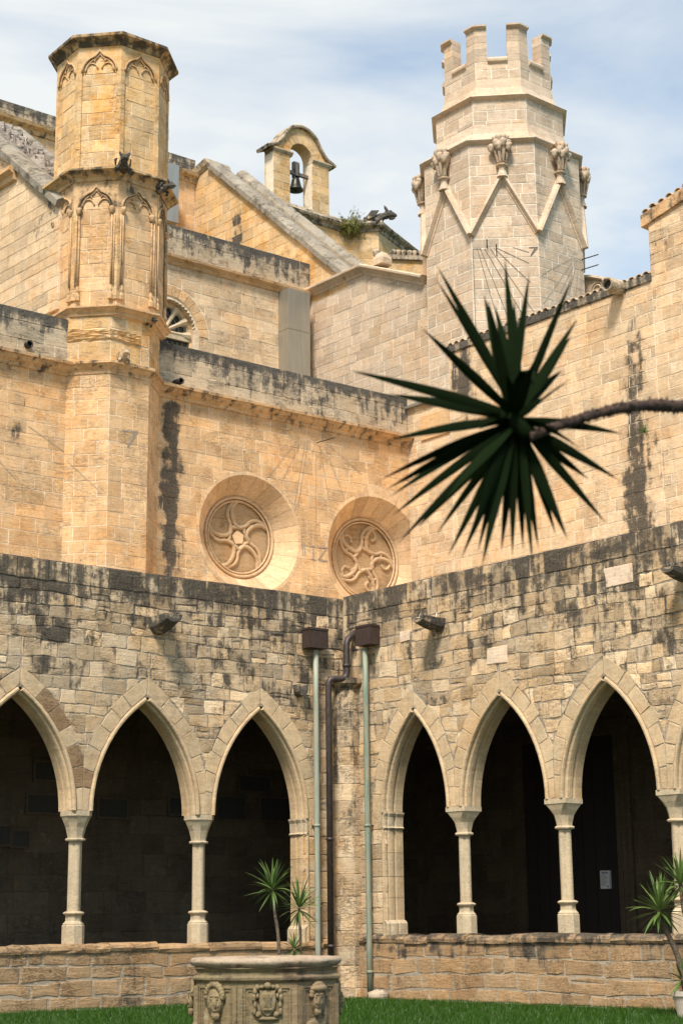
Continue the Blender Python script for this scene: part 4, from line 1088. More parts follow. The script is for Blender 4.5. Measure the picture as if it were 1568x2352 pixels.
# low roof with crockets at the foot of the apse
Fr = Frame(at(905, 745, 54)[:2], R_(8)); z_ = gz(Fr, 930, 598)
rf = root('crocketed_ledge', Fr.P(0, 0, z_), 'dark low roof edge with a row of carved knobs beside the crenellated tower', 'ledge')
a = Acc(); a.box(Fr, gu(Fr, 893, 600), gu(Fr, 985, 600), -1.5, .1, z_ - .0, z_ + .16, (.5, .4, .55)); a.mk('roof_edge', 'coping', rf)
a = Acc(); a.box(Fr, gu(Fr, 893, 600), gu(Fr, 985, 600), -1.4, .0, z_ - 1.5, z_ - .001, (.5, .5, .1)); a.mk('wall', 'amber', rf)
def knob(name, p, r, mat, par, t=(.5, .4, .3), nb=7, seed=0):
    """carved leafy ball: a small lathed bud with bumps"""
    V, F = [], []; m, n = 6, 8; rr = random.Random(seed)
    for i in range(m + 1):
        ph = math.pi * i / m
        for k in range(n):
            th = 2 * math.pi * k / n; q = r * (1 + .22 * math.cos(3 * th + i) * math.sin(ph) + rr.uniform(-.08, .08)) * math.sin(ph) * (1.15 if i < 3 else .8)
            V.append((p[0] + q * math.cos(th), p[1] + q * math.sin(th), p[2] + 1.25 * r * math.cos(ph)))
    for i in range(m):
        for k in range(n): F.append((i * n + k, (i + 1) * n + k, (i + 1) * n + (k + 1) % n, i * n + (k + 1) % n))
    return mk(name, V, F, mat, par, t, True)
for i, px in enumerate((904, 915, 928, 941, 953, 966)):
    u = gu(Fr, px, 590); knob('crocket', Fr.P(u, -.1, z_ + .28), .12, 'coping', rf, (.5, .3, .5), seed=i)
u = gu(Fr, 865, 580); kz = gz(Fr, 865, 580); knob('crocket', Fr.P(u, -.1, kz), .13, 'cream', rf, (.5, .3, .2), seed=9)
a = Acc(); a.add(*tube([Fr.P(u, -.1, kz - .5), Fr.P(u, -.1, kz)], .05, 6)); a.mk('finial_stem', 'cream', rf)
# gable with blind circle right of the tower
Fg = Frame(at(1368, 650, 47)[:2], AZB); pl_ = [Fg.hit(x, y) for x, y in ((1330, 720), (1415, 700), (1398, 652), (1388, 637), (1362, 633), (1330, 632))]
sg = root('small_gable', Fg.P(pl_[0][0], 0, pl_[0][1]), 'small cream gable with a blind circle showing right of the crenellated tower', 'gable')
mk('gable_wall', *prism(Fg, pl_, -.6, 0)[:2], 'cream', sg)
c_ = Fg.hit(1371, 666)
for rr_ in (.24, .15): mk('ring_moulding', *tube([Fg.P(c_[0] + rr_ * math.cos(t), .02, c_[1] + rr_ * math.sin(t)) for t in np.linspace(0, 2 * math.pi, 21)], .03, 6, caps=False)[:2], 'cream', sg, None, True)
for i in (2, 3, 4):
    p, q = pl_[i], pl_[i + 1]; l = math.hypot(q[0] - p[0], q[1] - p[1]); V, F, T = sweep(Fg, [(p, ((q[1] - p[1]) / l, -(q[0] - p[0]) / l)), (q, ((q[1] - p[1]) / l, -(q[0] - p[0]) / l))], [(0, -.5), (0, .08), (-.07, .12), (-.12, .05), (-.12, -.5)][::1]); mk('coping_stone', V, F, 'cream', sg, T)

# ------------------------------------------------------------------ bell gable
Fb = pa.back(-.1); ub = [gu(Fb, 600 + 0 * 1, 400)]
fx = lambda zx, zy: ((600 + zx * .66327) / 1.63265, (450 + zy * .66327) / 1.63265)     # enlargement to photo
L0, Lr, R0_, Rr = [Fb.hit(*fx(x, 400)) for x in (641, 735, 859, 955)]
zbase = Fb.hit(*fx(800, 500))[1] - .3; zspr = (Fb.hit(*fx(690, 172))[1] + Fb.hit(*fx(905, 245))[1]) / 2
zo = Fb.hit(*fx(790, 128))[1]; ztop_ = Fb.hit(*fx(790, 85))[1]
u0, u1, v0, v1 = L0[0], Lr[0], R0_[0], Rr[0]; th_ = .66
bgm = root('bell_gable', Fb.P((u0 + v1) / 2, -th_ / 2, zbase), 'small stone bell gable with an open arch and curved gable top', 'bell gable')
mb = Masonry(bgm, 'amber')
cu = (u1 + v0) / 2; hw = (v0 - u1) / 2
for a0, a1 in ((u0, u1), (v0, v1)):
    a = Acc(); a.box(Fb, a0, a1, -th_, -.004, zbase, zspr); a.mk('mortar_bed', 'm_gold', bgm)
    lay(mb, Fb, a0, a1, courses(zbase, zspr, .36, .14), .5, .9, (), proud=.006, joint=.006, ch=.012, rough=.01, grime=lambda u, z: .1)
    for fr_, w_ in ((Frame(Fb.P(a0, -th_, 0), AZB), th_), ):
        lay(mb, fr_, 0, w_, courses(zbase, zspr, .36, .14), .5, .9, (), proud=.006, joint=.006, ch=.012, rough=.01, grime=lambda u, z: .1)
    a = Acc(); a.box(Fb, a1 - .002, a1 + .0, -th_, -.01, zbase, zspr)
pts = []                                       # head: ogee gable with round opening
HT = ztop_ - zspr + .32; W2 = (v1 - u0) / 2 + .02; cm = (u0 + v1) / 2
def headz(x):
    t = min(1, abs(x) / W2)
    g_ = math.sqrt(max(0, 1 - (t / .70) ** 2)) if t < .5 else .70 * (1 - (t - .5) / .5) ** 1.7
    return zspr + .10 + (HT - .10) * g_
n = 28; V = []; F = []
xs = sorted(set([cm - W2 + 2 * W2 * i / n for i in range(n + 1)] + [cu - hw, cu + hw] + [cu - hw * math.cos(math.pi * i / 12) for i in range(13)]))
for x in xs:
    inn = zspr + math.sqrt(max(0, hw * hw - (x - cu) ** 2)) if abs(x - cu) < hw else zspr
    top = headz(x - cm)
    for d in (0, -th_): V += [Fb.P(x, d, inn), Fb.P(x, d, top)]
for i in range(len(xs) - 1):
    a, b = 4 * i, 4 * i + 4; F += [(a, b, b + 1, a + 1), (a + 2, a + 3, b + 3, b + 2), (a + 1, b + 1, b + 3, a + 3), (a, a + 2, b + 2, b)]
F += [(0, 1, 3, 2), (4 * len(xs) - 4, 4 * len(xs) - 2, 4 * len(xs) - 1, 4 * len(xs) - 3)]
mk('gable_head', V, F, 'amber', bgm, [(.5, .5, .12)] * len(V))
for k in range(9):
    t0, t1 = math.pi * k / 9, math.pi * (k + 1) / 9
    mb.add(Fb, [(cu + r * math.cos(t), zspr + .0 + r * math.sin(t)) for r, t in ((hw, t0), (hw + .34, t0), (hw + .35, (t0 + t1) / 2), (hw + .34, t1), (hw, t1))], proud=.03, joint=.006, ch=.01, rough=.006, grime=lambda u, z: .15, name='voussoir', tint=(rnd.random(), rnd.random()), deep=.02)
mb.flush(300)
pr = [(-.02, .0), (0, .14), (.08, .16), (.14, .10), (.14, -th_ - .1), (.08, -th_ - .16), (0, -th_ - .14), (-.02, -th_)]
path = []
xs2 = [cm - W2 - .28] + [cm - W2 + 2 * W2 * i / 24 for i in range(25)] + [cm + W2 + .28]
for i, x in enumerate(xs2):
    z = headz(x - cm) if abs(x - cm) <= W2 else headz(W2) - .14
    xa, xb = xs2[max(0, i - 1)], xs2[min(len(xs2) - 1, i + 1)]
    za = headz(xa - cm) if abs(xa - cm) <= W2 else headz(W2) - .14; zb = headz(xb - cm) if abs(xb - cm) <= W2 else headz(W2) - .14
    l = math.hypot(xb - xa, zb - za); path.append(((x, z), (-(zb - za) / l, (xb - xa) / l)))
V, F, T = sweep(Fb, path, pr, False, lambda u, z: .5, (.4, .4)); mk('gable_coping', V, F, 'coping', bgm, T)
for a0, a1 in ((u0, u1), (v0, v1)):
    V = []; a = Acc(); e = .12
    for fr_, x0, x1 in ((Fb, a0 - e * 0, a1 + e),):
        a.add(*band(Fb, x0, x1, zspr, [(-th_, -.14), (.0, -.14), (.05, -.1), (.12, -.02), (.12, .04), (-th_, .04)]))
    a.mk('impost_moulding', 'coping', bgm)
bl = root('bell', Fb.P(cu, -th_ / 2, zspr - 1.7), 'dark bronze bell hanging from a wooden headstock in the bell gable arch', 'bell')
bc = Fb.P(cu - .05, -.33, 0); zb_ = Fb.hit(*fx(768, 378))[1]
mk('bell_body', *lathe(bc, [(.30, zb_), (.35, zb_ + .01), (.34, zb_ + .05), (.26, zb_ + .18), (.21, zb_ + .36), (.18, zb_ + .52), (.11, zb_ + .60), (.04, zb_ + .64)], 20)[:2], 'bronze', bl, None, True)
mk('clapper', *tube([(bc[0], bc[1], zb_ + .4), (bc[0], bc[1], zb_ - .05)], [.02, .045], 8)[:2], 'iron', bl)
a = Acc(); a.box(Fb, cu - .20, cu + .10, -.42, -.24, zb_ + .70, zb_ + 1.35); a.box(Fb, cu - hw, cu + hw, -.40, -.26, zb_ + .74, zb_ + .88); a.mk('headstock', 'old_wood', bl)
for s_ in (-.12, .12):
    a = Acc(); a.box(Fb, cu - .05 + s_ - .015, cu - .05 + s_ + .015, -.44, -.22, zb_ + .60, zb_ + 1.25); a.mk('iron_strap', 'iron', bl)

# ------------------------------------------------------------------ metal ducts
uD = gu(L3, 661, 760, .9); uDe = gu(L3, 690, 760, .9)
dk = root('metal_duct', L3.P(uD, .4, z3b), 'tall zinc duct standing in the corner beside the low gable wall', 'duct')
zdt = gz(L3, 670, 667, .9); gap = gu(L3, 712, 700) - uD
a = Acc(); Fd = Frame(L3.P(gu(L3, 712, 700), 0, 0), AZA)
wx = -gu(Fd, 662, 760, .55)
wy = -gu(Fd, 712, 760, .55)
a.box(Fd, -wx, -wy, .02, .55, z3b, gz(Fd, 690, 668, .55)); a.mk('casing', 'zinc', dk)
for zz in (gz(Fd, 690, 760, .55),):
    a = Acc(); a.box(Fd, -wx - .01, -wy + .01, .0, .56, zz, zz + .02); a.mk('seam', 'zinc', dk)
a = Acc(); a.box(Fd, -wx * .62, -wx * .60, .55, .56, z3b, gz(Fd, 690, 668, .55)); a.mk('seam', 'zinc', dk)
dk = root('metal_duct', W4.P(gu(W4, 400, 450), .3, zwc - 6), 'plain grey metal duct beside the left turret below the nave parapet', 'duct')
a = Acc(); a.box(W4, gu(W4, 380, 450, 1.), gu(W4, 419, 450, 1.) - .15, .35, 1., gz(W4, 400, 540), gz(W4, 400, 390, .6)); a.mk('casing', 'zinc', dk)

# ------------------------------------------------------------------ octagonal towers
T8 = math.tan(math.pi / 8)
class Tower:
    def __init__(s, c, az): s.c = np.array(c, float); s.az = az
    def face(s, k, ap): a = s.az + k * math.pi / 4; return Frame(s.c + np.array([math.sin(a), -math.cos(a)]) * ap, a)
    def ring(s, prof, t=(.5, .5, 0)):
        """prof [(apothem,z)] all round"""
        V = []; F = []
        for r, z in prof:
            R = r / math.cos(math.pi / 8)
            for k in range(8):
                a = s.az + (k + .5) * math.pi / 4; V.append((s.c[0] + R * math.sin(a), s.c[1] - R * math.cos(a), z))
        for i in range(len(prof) - 1):
            for k in range(8): F.append((i * 8 + k, i * 8 + (k + 1) % 8, (i + 1) * 8 + (k + 1) % 8, (i + 1) * 8 + k))
        return V, F, [t] * len(V)
    def shaft(s, par, mort, r0, z0, r1, z1):
        V, F, T = s.ring([(r0, z0), (r1, z1)]); F += [tuple(range(8))[::-1], tuple(range(8, 16))]; mk('mortar_bed', V, F, mort, par, T)
    def moulding(s, par, prof, mat, name, t, ks=range(8)):
        """one stone per face, mitred at the corners"""
        for k in ks:
            V = []; F = []; n = len(prof); tt = (rnd.random(), t[1] + rnd.uniform(-.2, .2), t[2])
            for sd in (-.4985, .4985):
                a = s.az + (k + sd) * math.pi / 4
                for r, z in prof:
                    R = r / math.cos(math.pi / 8); V.append((s.c[0] + R * math.sin(a), s.c[1] - R * math.cos(a), z))
            for i in range(n - 1): F.append((i, n + i, n + i + 1, i + 1))
            F += [tuple(range(n)), tuple(range(2 * n - 1, n - 1, -1))]
            mk(name, V, F, mat, par, [(tt[0], tt[1], min(1, max(0, tt[2] + rnd.uniform(-.12, .12)))) for _ in V])
    def courses(s, ms, ap, z0, z1, h, ks, lmin, lmax, **kw):
        cs = courses(z0, z1, h, .12)
        for k in ks:
            f = s.face(k, ap); w_ = ap * T8; lay(ms, f, -w_, w_, cs, lmin, lmax, (), **kw)

# --- left stair turret, engaged in the chapel wall
uTl = gu(LU, 149, 1000); cA = LU.P(uTl, 0, 0)
sb = .985; apb = sb / 2 / T8
azf = AZA - math.pi / 4                          # frontal face
fx_ = np.array([math.cos(azf), math.sin(azf)]); nf = np.array([math.sin(azf), -math.cos(azf)])
wpx = gu(Frame(cA, azf), 250, 1000); sb = wpx; apb = sb / 2 / T8
ct = np.array(cA[:2]) + fx_ * sb / 2 - nf * apb
TL = Tower(ct, azf)
def zt(px, py, ap=None): return gz(TL.face(0, ap or apb), px, py)
zr1t, zr1b = zt(205, 829), zt(205, 861); zr2t, zr2b = zt(215, 703), zt(215, 727)
apc = apb * 1.035; shift = np.array([0, 0])
fc = TL.face(0, apc)
tc_ = fc.hit(227, 550)[0]; 
TC = Tower(ct + fc.U * .10, azf)
def zc(px, py, ap=None): return gz(TC.face(0, ap or apc), px, py)
zr3t, zr3b = zc(228, 381, apc * 1.15), zc(228, 412, apc * 1.1); zcap = zc(228, 107); zcapt = zc(228, 80, apc * 1.3)
print('turret', sb, apb, 'shift', tc_, zr1t, zr2t, zr3t, zcap, zcapt)
tw = root('stair_turret', (ct[0], ct[1], 0), 'slender octagonal orange stone turret with blind gothic panels on the left', 'turret')
TL.shaft(tw, 'm_gold', apb - .003, zroof, apb - .003, zr2b)
TC.shaft(tw, 'm_gold', apc - .05, zr2b, apc - .05, zcap)
mt = Masonry(tw, 'gold')
kv = (-1, 0, 1, 2)
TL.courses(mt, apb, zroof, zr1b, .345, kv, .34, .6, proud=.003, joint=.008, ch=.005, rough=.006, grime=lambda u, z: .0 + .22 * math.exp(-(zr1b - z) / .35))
TL.courses(mt, apb, zr1t, zr2b, .34, kv, .4, .9, proud=.006, joint=.006, ch=.012, rough=.02, grime=lambda u, z: .12, mat='amber')
# eroded bedded block band
for k in (0, 1):
    f = TL.face(k, apb); w_ = apb * T8; za, zb = zt(215, 758), zt(215, 783)
    for j in range(6):
        z = zb + (za - zb) * j / 6; V, F, T = band(f, -w_, w_ * (1 if k == 0 else .5), z, [(.0, 0), (rnd.uniform(.01, .035), .01), (rnd.uniform(.02, .05), .05), (.0, .07)], 8, None, (rnd.random(), .3)); V = [(v[0] + rnd.uniform(-.01, .01), v[1] + rnd.uniform(-.015, .015), v[2] + rnd.uniform(-.02, .02)) for v in V]; mk('eroded_layer', V, F, 'amber', tw, T)
apd = apc * 1.0
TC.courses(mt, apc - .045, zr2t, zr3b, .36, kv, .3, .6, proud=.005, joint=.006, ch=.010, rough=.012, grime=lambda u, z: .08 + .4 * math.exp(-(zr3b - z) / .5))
TC.courses(mt, apd - .045, zr3t, zcap, .36, kv, .3, .6, proud=.005, joint=.006, ch=.010, rough=.012, grime=lambda u, z: .06 + .25 * math.exp(-(zcap - z) / .4), mat='amber')
mt.flush(300)
def pr_ring(ap, zb, zt_, out): h = zt_ - zb; return [(ap - .05, zb), (ap + out * .15, zb + h * .04), (ap + out * .22, zb + h * .3), (ap + out * .6, zb + h * .5), (ap + out * .7, zb + h * .6), (ap + out, zb + h * .68), (ap + out, zb + h * .86), (ap + out * .55, zb + h * .97), (ap - .05, zb + h * 1.12)]
TL.moulding(tw, pr_ring(apb, zr1b, zr1t, .18), 'gold', 'ring_moulding', (.5, .4, .42))
TC.moulding(tw, pr_ring(apc - .02, zr2b, zr2t, .15), 'gold', 'ring_moulding', (.5, .5, .22))
TC.moulding(tw, pr_ring(apc, zr3b, zr3t, .26), 'amber', 'ring_moulding', (.5, .3, .5))
zo_ = zcap - .02
TC.moulding(tw, [(apd - .05, zo_), (apd + .03, zo_ + .02), (apd + .06, zo_ + .10), (apd + .15, zo_ + .17), (apd + .19, zo_ + .20), (apd + .22, zo_ + .20), (apd + .225, zo_ + .27), (apd + .20, zo_ + .29), (.02, zo_ + .37)], 'amber', 'cap_slab', (.5, .2, .66))
def panel(f, w_, z0, z1, deco, grime):
    """blind gothic panel between two corner piers: ogee arch, cusps, spandrels"""
    pw = w_ * .20; iw = w_ - pw
    zs_ = z1 - iw * 1.55
    def og(t):                                  # ogee curve, t 0..1 from springing to apex
        if t < .62:
            a = t / .62 * math.pi * .40; return (iw * math.cos(a), iw * .98 * math.sin(a))
        a = math.pi * .40; x0, y0 = iw * math.cos(a), iw * .98 * math.sin(a); s = (t - .62) / .38
        return (x0 * (1 - s) ** 1.35, y0 + (iw * 1.36 - y0) * s ** 1.25)
    P = [og(i / 12) for i in range(13)]
    cur = [(x, zs_ + y) for x, y in P] + [(-x, zs_ + y) for x, y in P[::-1][1:]]
    # spandrel plate: from the arch curve up to the top
    V = []; F = []
    pts = [(w_, zs_)] + cur + [(-w_, zs_)]
    for x, z in pts: V += [f.P(x, .0, z), f.P(x, .0, z1 + .02)]
    for i in range(len(pts) - 1): F.append((2 * i, 2 * i + 1, 2 * i + 3, 2 * i + 2))
    m = len(V)
    for x, z in cur: V += [f.P(x, .0, z), f.P(x, -.05, z)]
    for i in range(len(cur) - 1): F.append((m + 2 * i, m + 2 * i + 2, m + 2 * i + 3, m + 2 * i + 1))
    mk('spandrel', V, F, 'gold' if deco else 'amber', tw, [(.5, .6, grime(0, z1))] * len(V))
    mk('ogee_moulding', *tube([f.P(x, .012, z) for x, z in cur], .028, 6)[:2], 'gold', tw, (.5, .4, grime(0, z1)), True)
    mk('ogee_moulding', *tube([f.P(x * .84, -.02, zs_ + (z - zs_) * .86) for x, z in cur], .022, 6)[:2], 'gold', tw, (.5, .4, grime(0, z1)), True)
    for s in (1, -1):                           # cusps
        pts = [f.P(s * (iw * .45 + iw * .34 * math.cos(t)), -.02, zs_ + iw * .12 + iw * .42 * math.sin(t)) for t in np.linspace(-.1, math.pi * .95, 10)]
        mk('cusp', *tube(pts, .02, 5)[:2], 'gold', tw, (.5, .4, grime(0, z1)), True)
    pts = [f.P(iw * .30 * math.cos(t), -.02, zs_ + iw * .72 + iw * .33 * math.sin(t)) for t in np.linspace(-.4, math.pi + .4, 12)]
    mk('cusp', *tube(pts, .02, 5)[:2], 'gold', tw, (.5, .4, grime(0, z1)), True)
    for s in (1, -1):
        q = sorted((s * iw, s * w_)); zz = courses(z0, zs_ + .0, .34, .12)
        for i in range(len(zz) - 1):
            a = Acc(); a.box(f, q[0], q[1], -.05, .0 + rnd.uniform(-.004, .004), zz[i + 1] + .004, zz[i] - .004); V = a.V; mk('pier_stone', a.V, a.F, 'amber' if not deco or rnd.random() < .3 else 'gold', tw, (rnd.random(), rnd.uniform(.1, .8), (.18 if deco else .06) + rnd.uniform(0, .22)))
        if deco:
            x = s * (iw - .035)
            mk('colonnette', *tube([f.P(x, .0, z) for z in (z0 + .36, (z0 + zs_) / 2, zs_ - .2)], .026, 8)[:2], 'gold', tw, (rnd.random(), .2, .30), True)
            mk('colonnette', *tube([f.P(s * (iw + .03), .022, z) for z in (z0 + .36, (z0 + zs_) / 2, zs_ - .2)], .02, 6)[:2], 'gold', tw, (rnd.random(), .3, .15), True)
            V, F, T = stack(f, x, .0, [(.055, .4, z0), (.055, .4, z0 + .12), (.03, O8, z0 + .18), (.045, O8, z0 + .24), (.028, O8, z0 + .36)]); mk('colonnette_base', V, F, 'gold', tw, T)
            knob('colonnette_capital', f.P(x, .02, zs_ - .08), .085, 'gold', tw, (.5, .3, .35), seed=int(rnd.random() * 99))
for k in kv:
    panel(TC.face(k, apc), apc * T8, zr2t + .15, zr3b, True, lambda u, z: .46)
    panel(TC.face(k, apd), apd * T8, zr3t + .02, zcap, False, lambda u, z: .16)

# --- crenellated tower
FT = at(1160, 620, 45.4); azT = (AZA + AZB) / 2
f0 = Frame(FT[:2], azT); e0, e1 = gu(f0, 1084, 620), gu(f0, 1237.5, 620); st = e1 - e0; apT = st / 2 / T8
cT = f0.P((e0 + e1) / 2, -apT, 0)
TT = Tower(cT[:2], azT)
def zT(px, py, ap): return gz(TT.face(0, ap), px, py)
zc1b, zc1t = zT(1150, 330, apT), zT(1150, 318, apT + .1)
a2 = apT * 125 / 154 * 1.02; zc2b, zc2t = zT(1150, 229, a2), zT(1150, 219, a2 + .1)
a3 = a2 * .845; zcr = zT(1150, 140, a3); zmt = zT(1110, 60, a3)
zs1 = zT(1150, 285, a2); zs2 = zT(1150, 180, a3)
print('tower', st, apT, zc1t, zc2t, zcr, zmt)
ct2 = root('crenellated_tower', (cT[0], cT[1], 0), 'pale octagonal tower with stepped cornices, pointed gablets and battlements on the right', 'tower')
TT.shaft(ct2, 'm_light', apT - .003, 8, apT - .003, zc1b + .1)
TT.shaft(ct2, 'm_light', a2 - .003, zc1b, a2 - .003, zc2b + .1)
for k in range(8):
    pass
TT.shaft(ct2, 'm_light', a3 - .003, zc2b, a3 - .003, zcr)
mc = Masonry(ct2, 'cream'); gk = lambda u, z: .0
TT.courses(mc, apT, 12.5, zc1b, .325, (-2, -1, 0, 1, 2), .5, .95, proud=.003, joint=.014, ch=.005, rough=.008, grime=gk)
TT.courses(mc, a2, zs1, zc2b, .32, (-2, -1, 0, 1, 2), .5, .95, proud=.003, joint=.014, ch=.005, rough=.008, grime=gk)
TT.courses(mc, a3, zs2, zcr, .31, (-2, -1, 0, 1, 2), .4, .8, proud=.003, joint=.014, ch=.005, rough=.008, grime=gk)
mc.flush(300)
def corn2(ap, zb, zt_, apu, zu):
    return [(ap - .05, zb - .02), (ap + .02, zb), (ap + .10, zb + .05), (ap + .14, zb + .09), (ap + .14, zt_ - .01), (ap + .11, zt_ + .02), (ap - (ap - apu) * .45, zt_ + (zu - zt_) * .22), (apu + (ap - apu) * .18, zt_ + (zu - zt_) * .58), (apu + .012, zu), (apu - .06, zu + .02)]
TT.moulding(ct2, corn2(apT, zc1b, zc1t, a2, zs1), 'cream', 'cornice_stone', (.5, .6, .03))
TT.moulding(ct2, corn2(a2, zc2b, zc2t, a3, zs2), 'cream', 'cornice_stone', (.5, .6, .03))
# merlons wrap the corners, sills between
mh = zmt - zcr; wf = a3 * T8; cw = wf * .45; tk = .38
for k in range(8):
    aK = TT.az + (k + .5) * math.pi / 4
    fa, fb = TT.face(k, a3), TT.face(k + 1, a3)
    nst = 5 
    for i in range(nst):
        z0_, z1_ = zcr + (mh - .12) * i / nst + .004, zcr + (mh - .12) * (i + 1) / nst - .004; V = []
        j = rnd.uniform(-.004, .004)
        P = [fa.P(cw, j, 0), fa.P(wf, j, 0), fb.P(-cw, j, 0), fb.P(-cw, -tk, 0), fa.P(wf - tk * T8, -tk, 0), fa.P(cw, -tk, 0)]
        V = [(p[0], p[1], z) for z in (z0_, z1_) for p in P]; n = 6
        F = [tuple(range(n))[::-1], tuple(range(n, 2 * n))] + [(q, (q + 1) % n, n + (q + 1) % n, n + q) for q in range(n)]
        mk('merlon_stone', V, F, 'cream', ct2, (rnd.random(), rnd.random(), .0))
    P = [fa.P(cw, .10, 0), fa.P(wf + .04, .10, 0), fb.P(-cw, .10, 0), fb.P(-cw, -tk, 0), fa.P(wf - tk * T8, -tk, 0), fa.P(cw, -tk, 0)]
    Q = [fa.P(cw, .0, 0), fa.P(wf, .0, 0), fb.P(-cw, .0, 0), fb.P(-cw, -tk, 0), fa.P(wf - tk * T8, -tk, 0), fa.P(cw, -tk, 0)]
    V = [(p[0], p[1], zmt - .12) for p in Q] + [(p[0], p[1], zmt - .05) for p in P] + [(p[0], p[1], zmt) for p in P]
    F = [tuple(range(12, 18))] + [(l * 6 + q, l * 6 + (q + 1) % 6, l * 6 + 6 + (q + 1) % 6, l * 6 + 6 + q) for l in (0, 1) for q in range(6)]
    mk('merlon_cap', V, F, 'cream', ct2, (rnd.random(), .7, .12))
    a = Acc(); a.add(*band(fa, -cw + .003, cw - .003, zcr, [(-tk, -.1), (0, -.09), (.08, -.02), (.09, .05), (.02, .14), (-tk, .2)])); a.mk('crenel_sill', 'cream', ct2)
# gablets with crocketed finials
zva = gz(TT.face(0, apT), 1083, 541); zap = gz(TT.face(0, apT), 1153, 404); zfi = gz(TT.face(0, apT), 1149, 383); zft = gz(TT.face(0, apT), 1149, 323)
for k in (-2, -1, 0, 1, 2):
    f = TT.face(k, apT); w_ = apT * T8
    for s in (1, -1):
        p, q = (s * w_, zva), (0, zap); 
        l = math.hypot(w_, zap - zva); nrm = (s * (zap - zva) / l, w_ / l)
        path = [(p, nrm), (q, nrm)] if s > 0 else [(p, nrm), (q, nrm)]
        prof = [(-.10, 0), (-.09, .04), (-.05, .045), (-.035, .10), (.0, .18), (.07, .15), (.10, .03), (.105, 0)]
        n = 4
        for i in range(n):
            a0 = (p[0] * (1 - i / n), p[1] + (q[1] - p[1]) * i / n); a1 = (p[0] * (1 - (i + 1) / n), p[1] + (q[1] - p[1]) * (i + 1) / n)
            V, F, T = sweep(f, [(a0, nrm), (a1, nrm)], prof, False, None, (rnd.random(), rnd.uniform(.5, 1))); 
            V = [tuple(v) for v in V]; mk('gablet_moulding', V, F, 'cream', ct2, T)
    V, F, T = stack(f, 0, .10, [(.16, .5, zap - .1), (.10, O8, zap + .10), (.10, O8, zfi - .06), (.17, O8, zfi - .04), (.18, O8, zfi), (.12, O8, zfi + .03)]); mk('finial_stem', V, F, 'cream', ct2, T)
    fin = mk('finial', *stack(f, 0, .14, [(.10, O8, zfi + .01), (.11, O8, zfi + (zft - zfi) * .3), (.20, O8, zfi + (zft - zfi) * .6), (.24, O8, zfi + (zft - zfi) * .8), (.17, O8, zft - .06)])[:2], 'cream', ct2, (.5, .5, .12), True)
    for i in range(6):
        t = math.pi * (i + .5) / 6 - math.pi; knob('finial_leaf', f.P(.26 * math.cos(t) * (.8 if i % 2 else 1.15), .14 - .19 * math.sin(t), zfi + (zft - zfi) * (.60 + .14 * (i % 2))), .12, 'cream', fin, (.5, .4, .22), seed=i + 7 * k)
    for i in range(4):
        t = math.pi * (i + .5) / 4 - math.pi; knob('finial_leaf', f.P(.17 * math.cos(t), .14 - .18 * math.sin(t), zfi + (zft - zfi) * .93), .10, 'cream', fin, (.5, .4, .22), seed=i + 3 * k + 50)
        x = .14 * math.cos(t)
        mk('finial_bead', *tube([f.P(.12 * math.cos(t), .14 - .13 * math.sin(t), zfi + .05), f.P(.19 * math.cos(t), .14 - .2 * math.sin(t), zfi + (zft - zfi) * .5)], [.03, .05], 5)[:2], 'cream', fin, (.5, .2, .3))

# ------------------------------------------------------------------ corner pier between the arcades
azP = (AZA + AZB) / 2
pr_ = root('corner_pier', (C0[0], C0[1], 0), 'octagonal blackened stone pier standing in the inner corner behind the pipes', 'pier')
fp0 = Frame(C0, azP); wpx = abs(gu(fp0, 812, 1800, .35) - gu(fp0, 780, 1800, .35)); app = wpx / 2 / T8
cp = fp0.P(gu(fp0, 796, 1800, .25), .12, 0)
TP = Tower(cp[:2], azP); zpt = gz(TP.face(0, app), 796, 1556); zpc = gz(TP.face(0, app), 796, 1580)
TP.shaft(pr_, 'm_grey', app - .003, 0, app - .003, zpc)
mp_ = Masonry(pr_, 'arcade')
gP = lambda u, z: .27 + .33 * max(0, min(1, (z - 3.2) / 3)) 
cs_ = courses(0, zpc - .02, .40, .2)
for k in (-2, -1, 0, 1, 2):
    f = TP.face(k, app); w_ = app * T8
    for i in range(len(cs_) - 1): mp_.add(f, [(-w_, cs_[i + 1]), (w_, cs_[i + 1]), (w_, cs_[i]), (-w_, cs_[i])], proud=.008, joint=.004 , ch=.010, rough=.012, grime=gP, bulge=.003)
mp_.flush(300)
TP.moulding(pr_, [(app - .02, zpc - .02), (app + .02, zpc), (app + .09, zpc + .08), (app + .12, zpc + .10), (app + .12, zpt - .02), (app + .05, zpt), (.02, zpt + .03)], 'arcade', 'cap_slab', (.5, .4, .5))
pb = root('corner_post', (C0[0], C0[1], 0), 'narrow strip of dark masonry closing the corner above the octagonal pier', 'masonry corner')
a = Acc(); cc = Frame(LA.P(.0, -.30, 0), azP); a.box(cc, -.24, .26, -.5, .20, 0, ztL - .01, (.5, .4, .45)); a.mk('corner_fill', 'm_grey', pb)  # added block, fills the wall seam so no sunlight leaks into the gallery

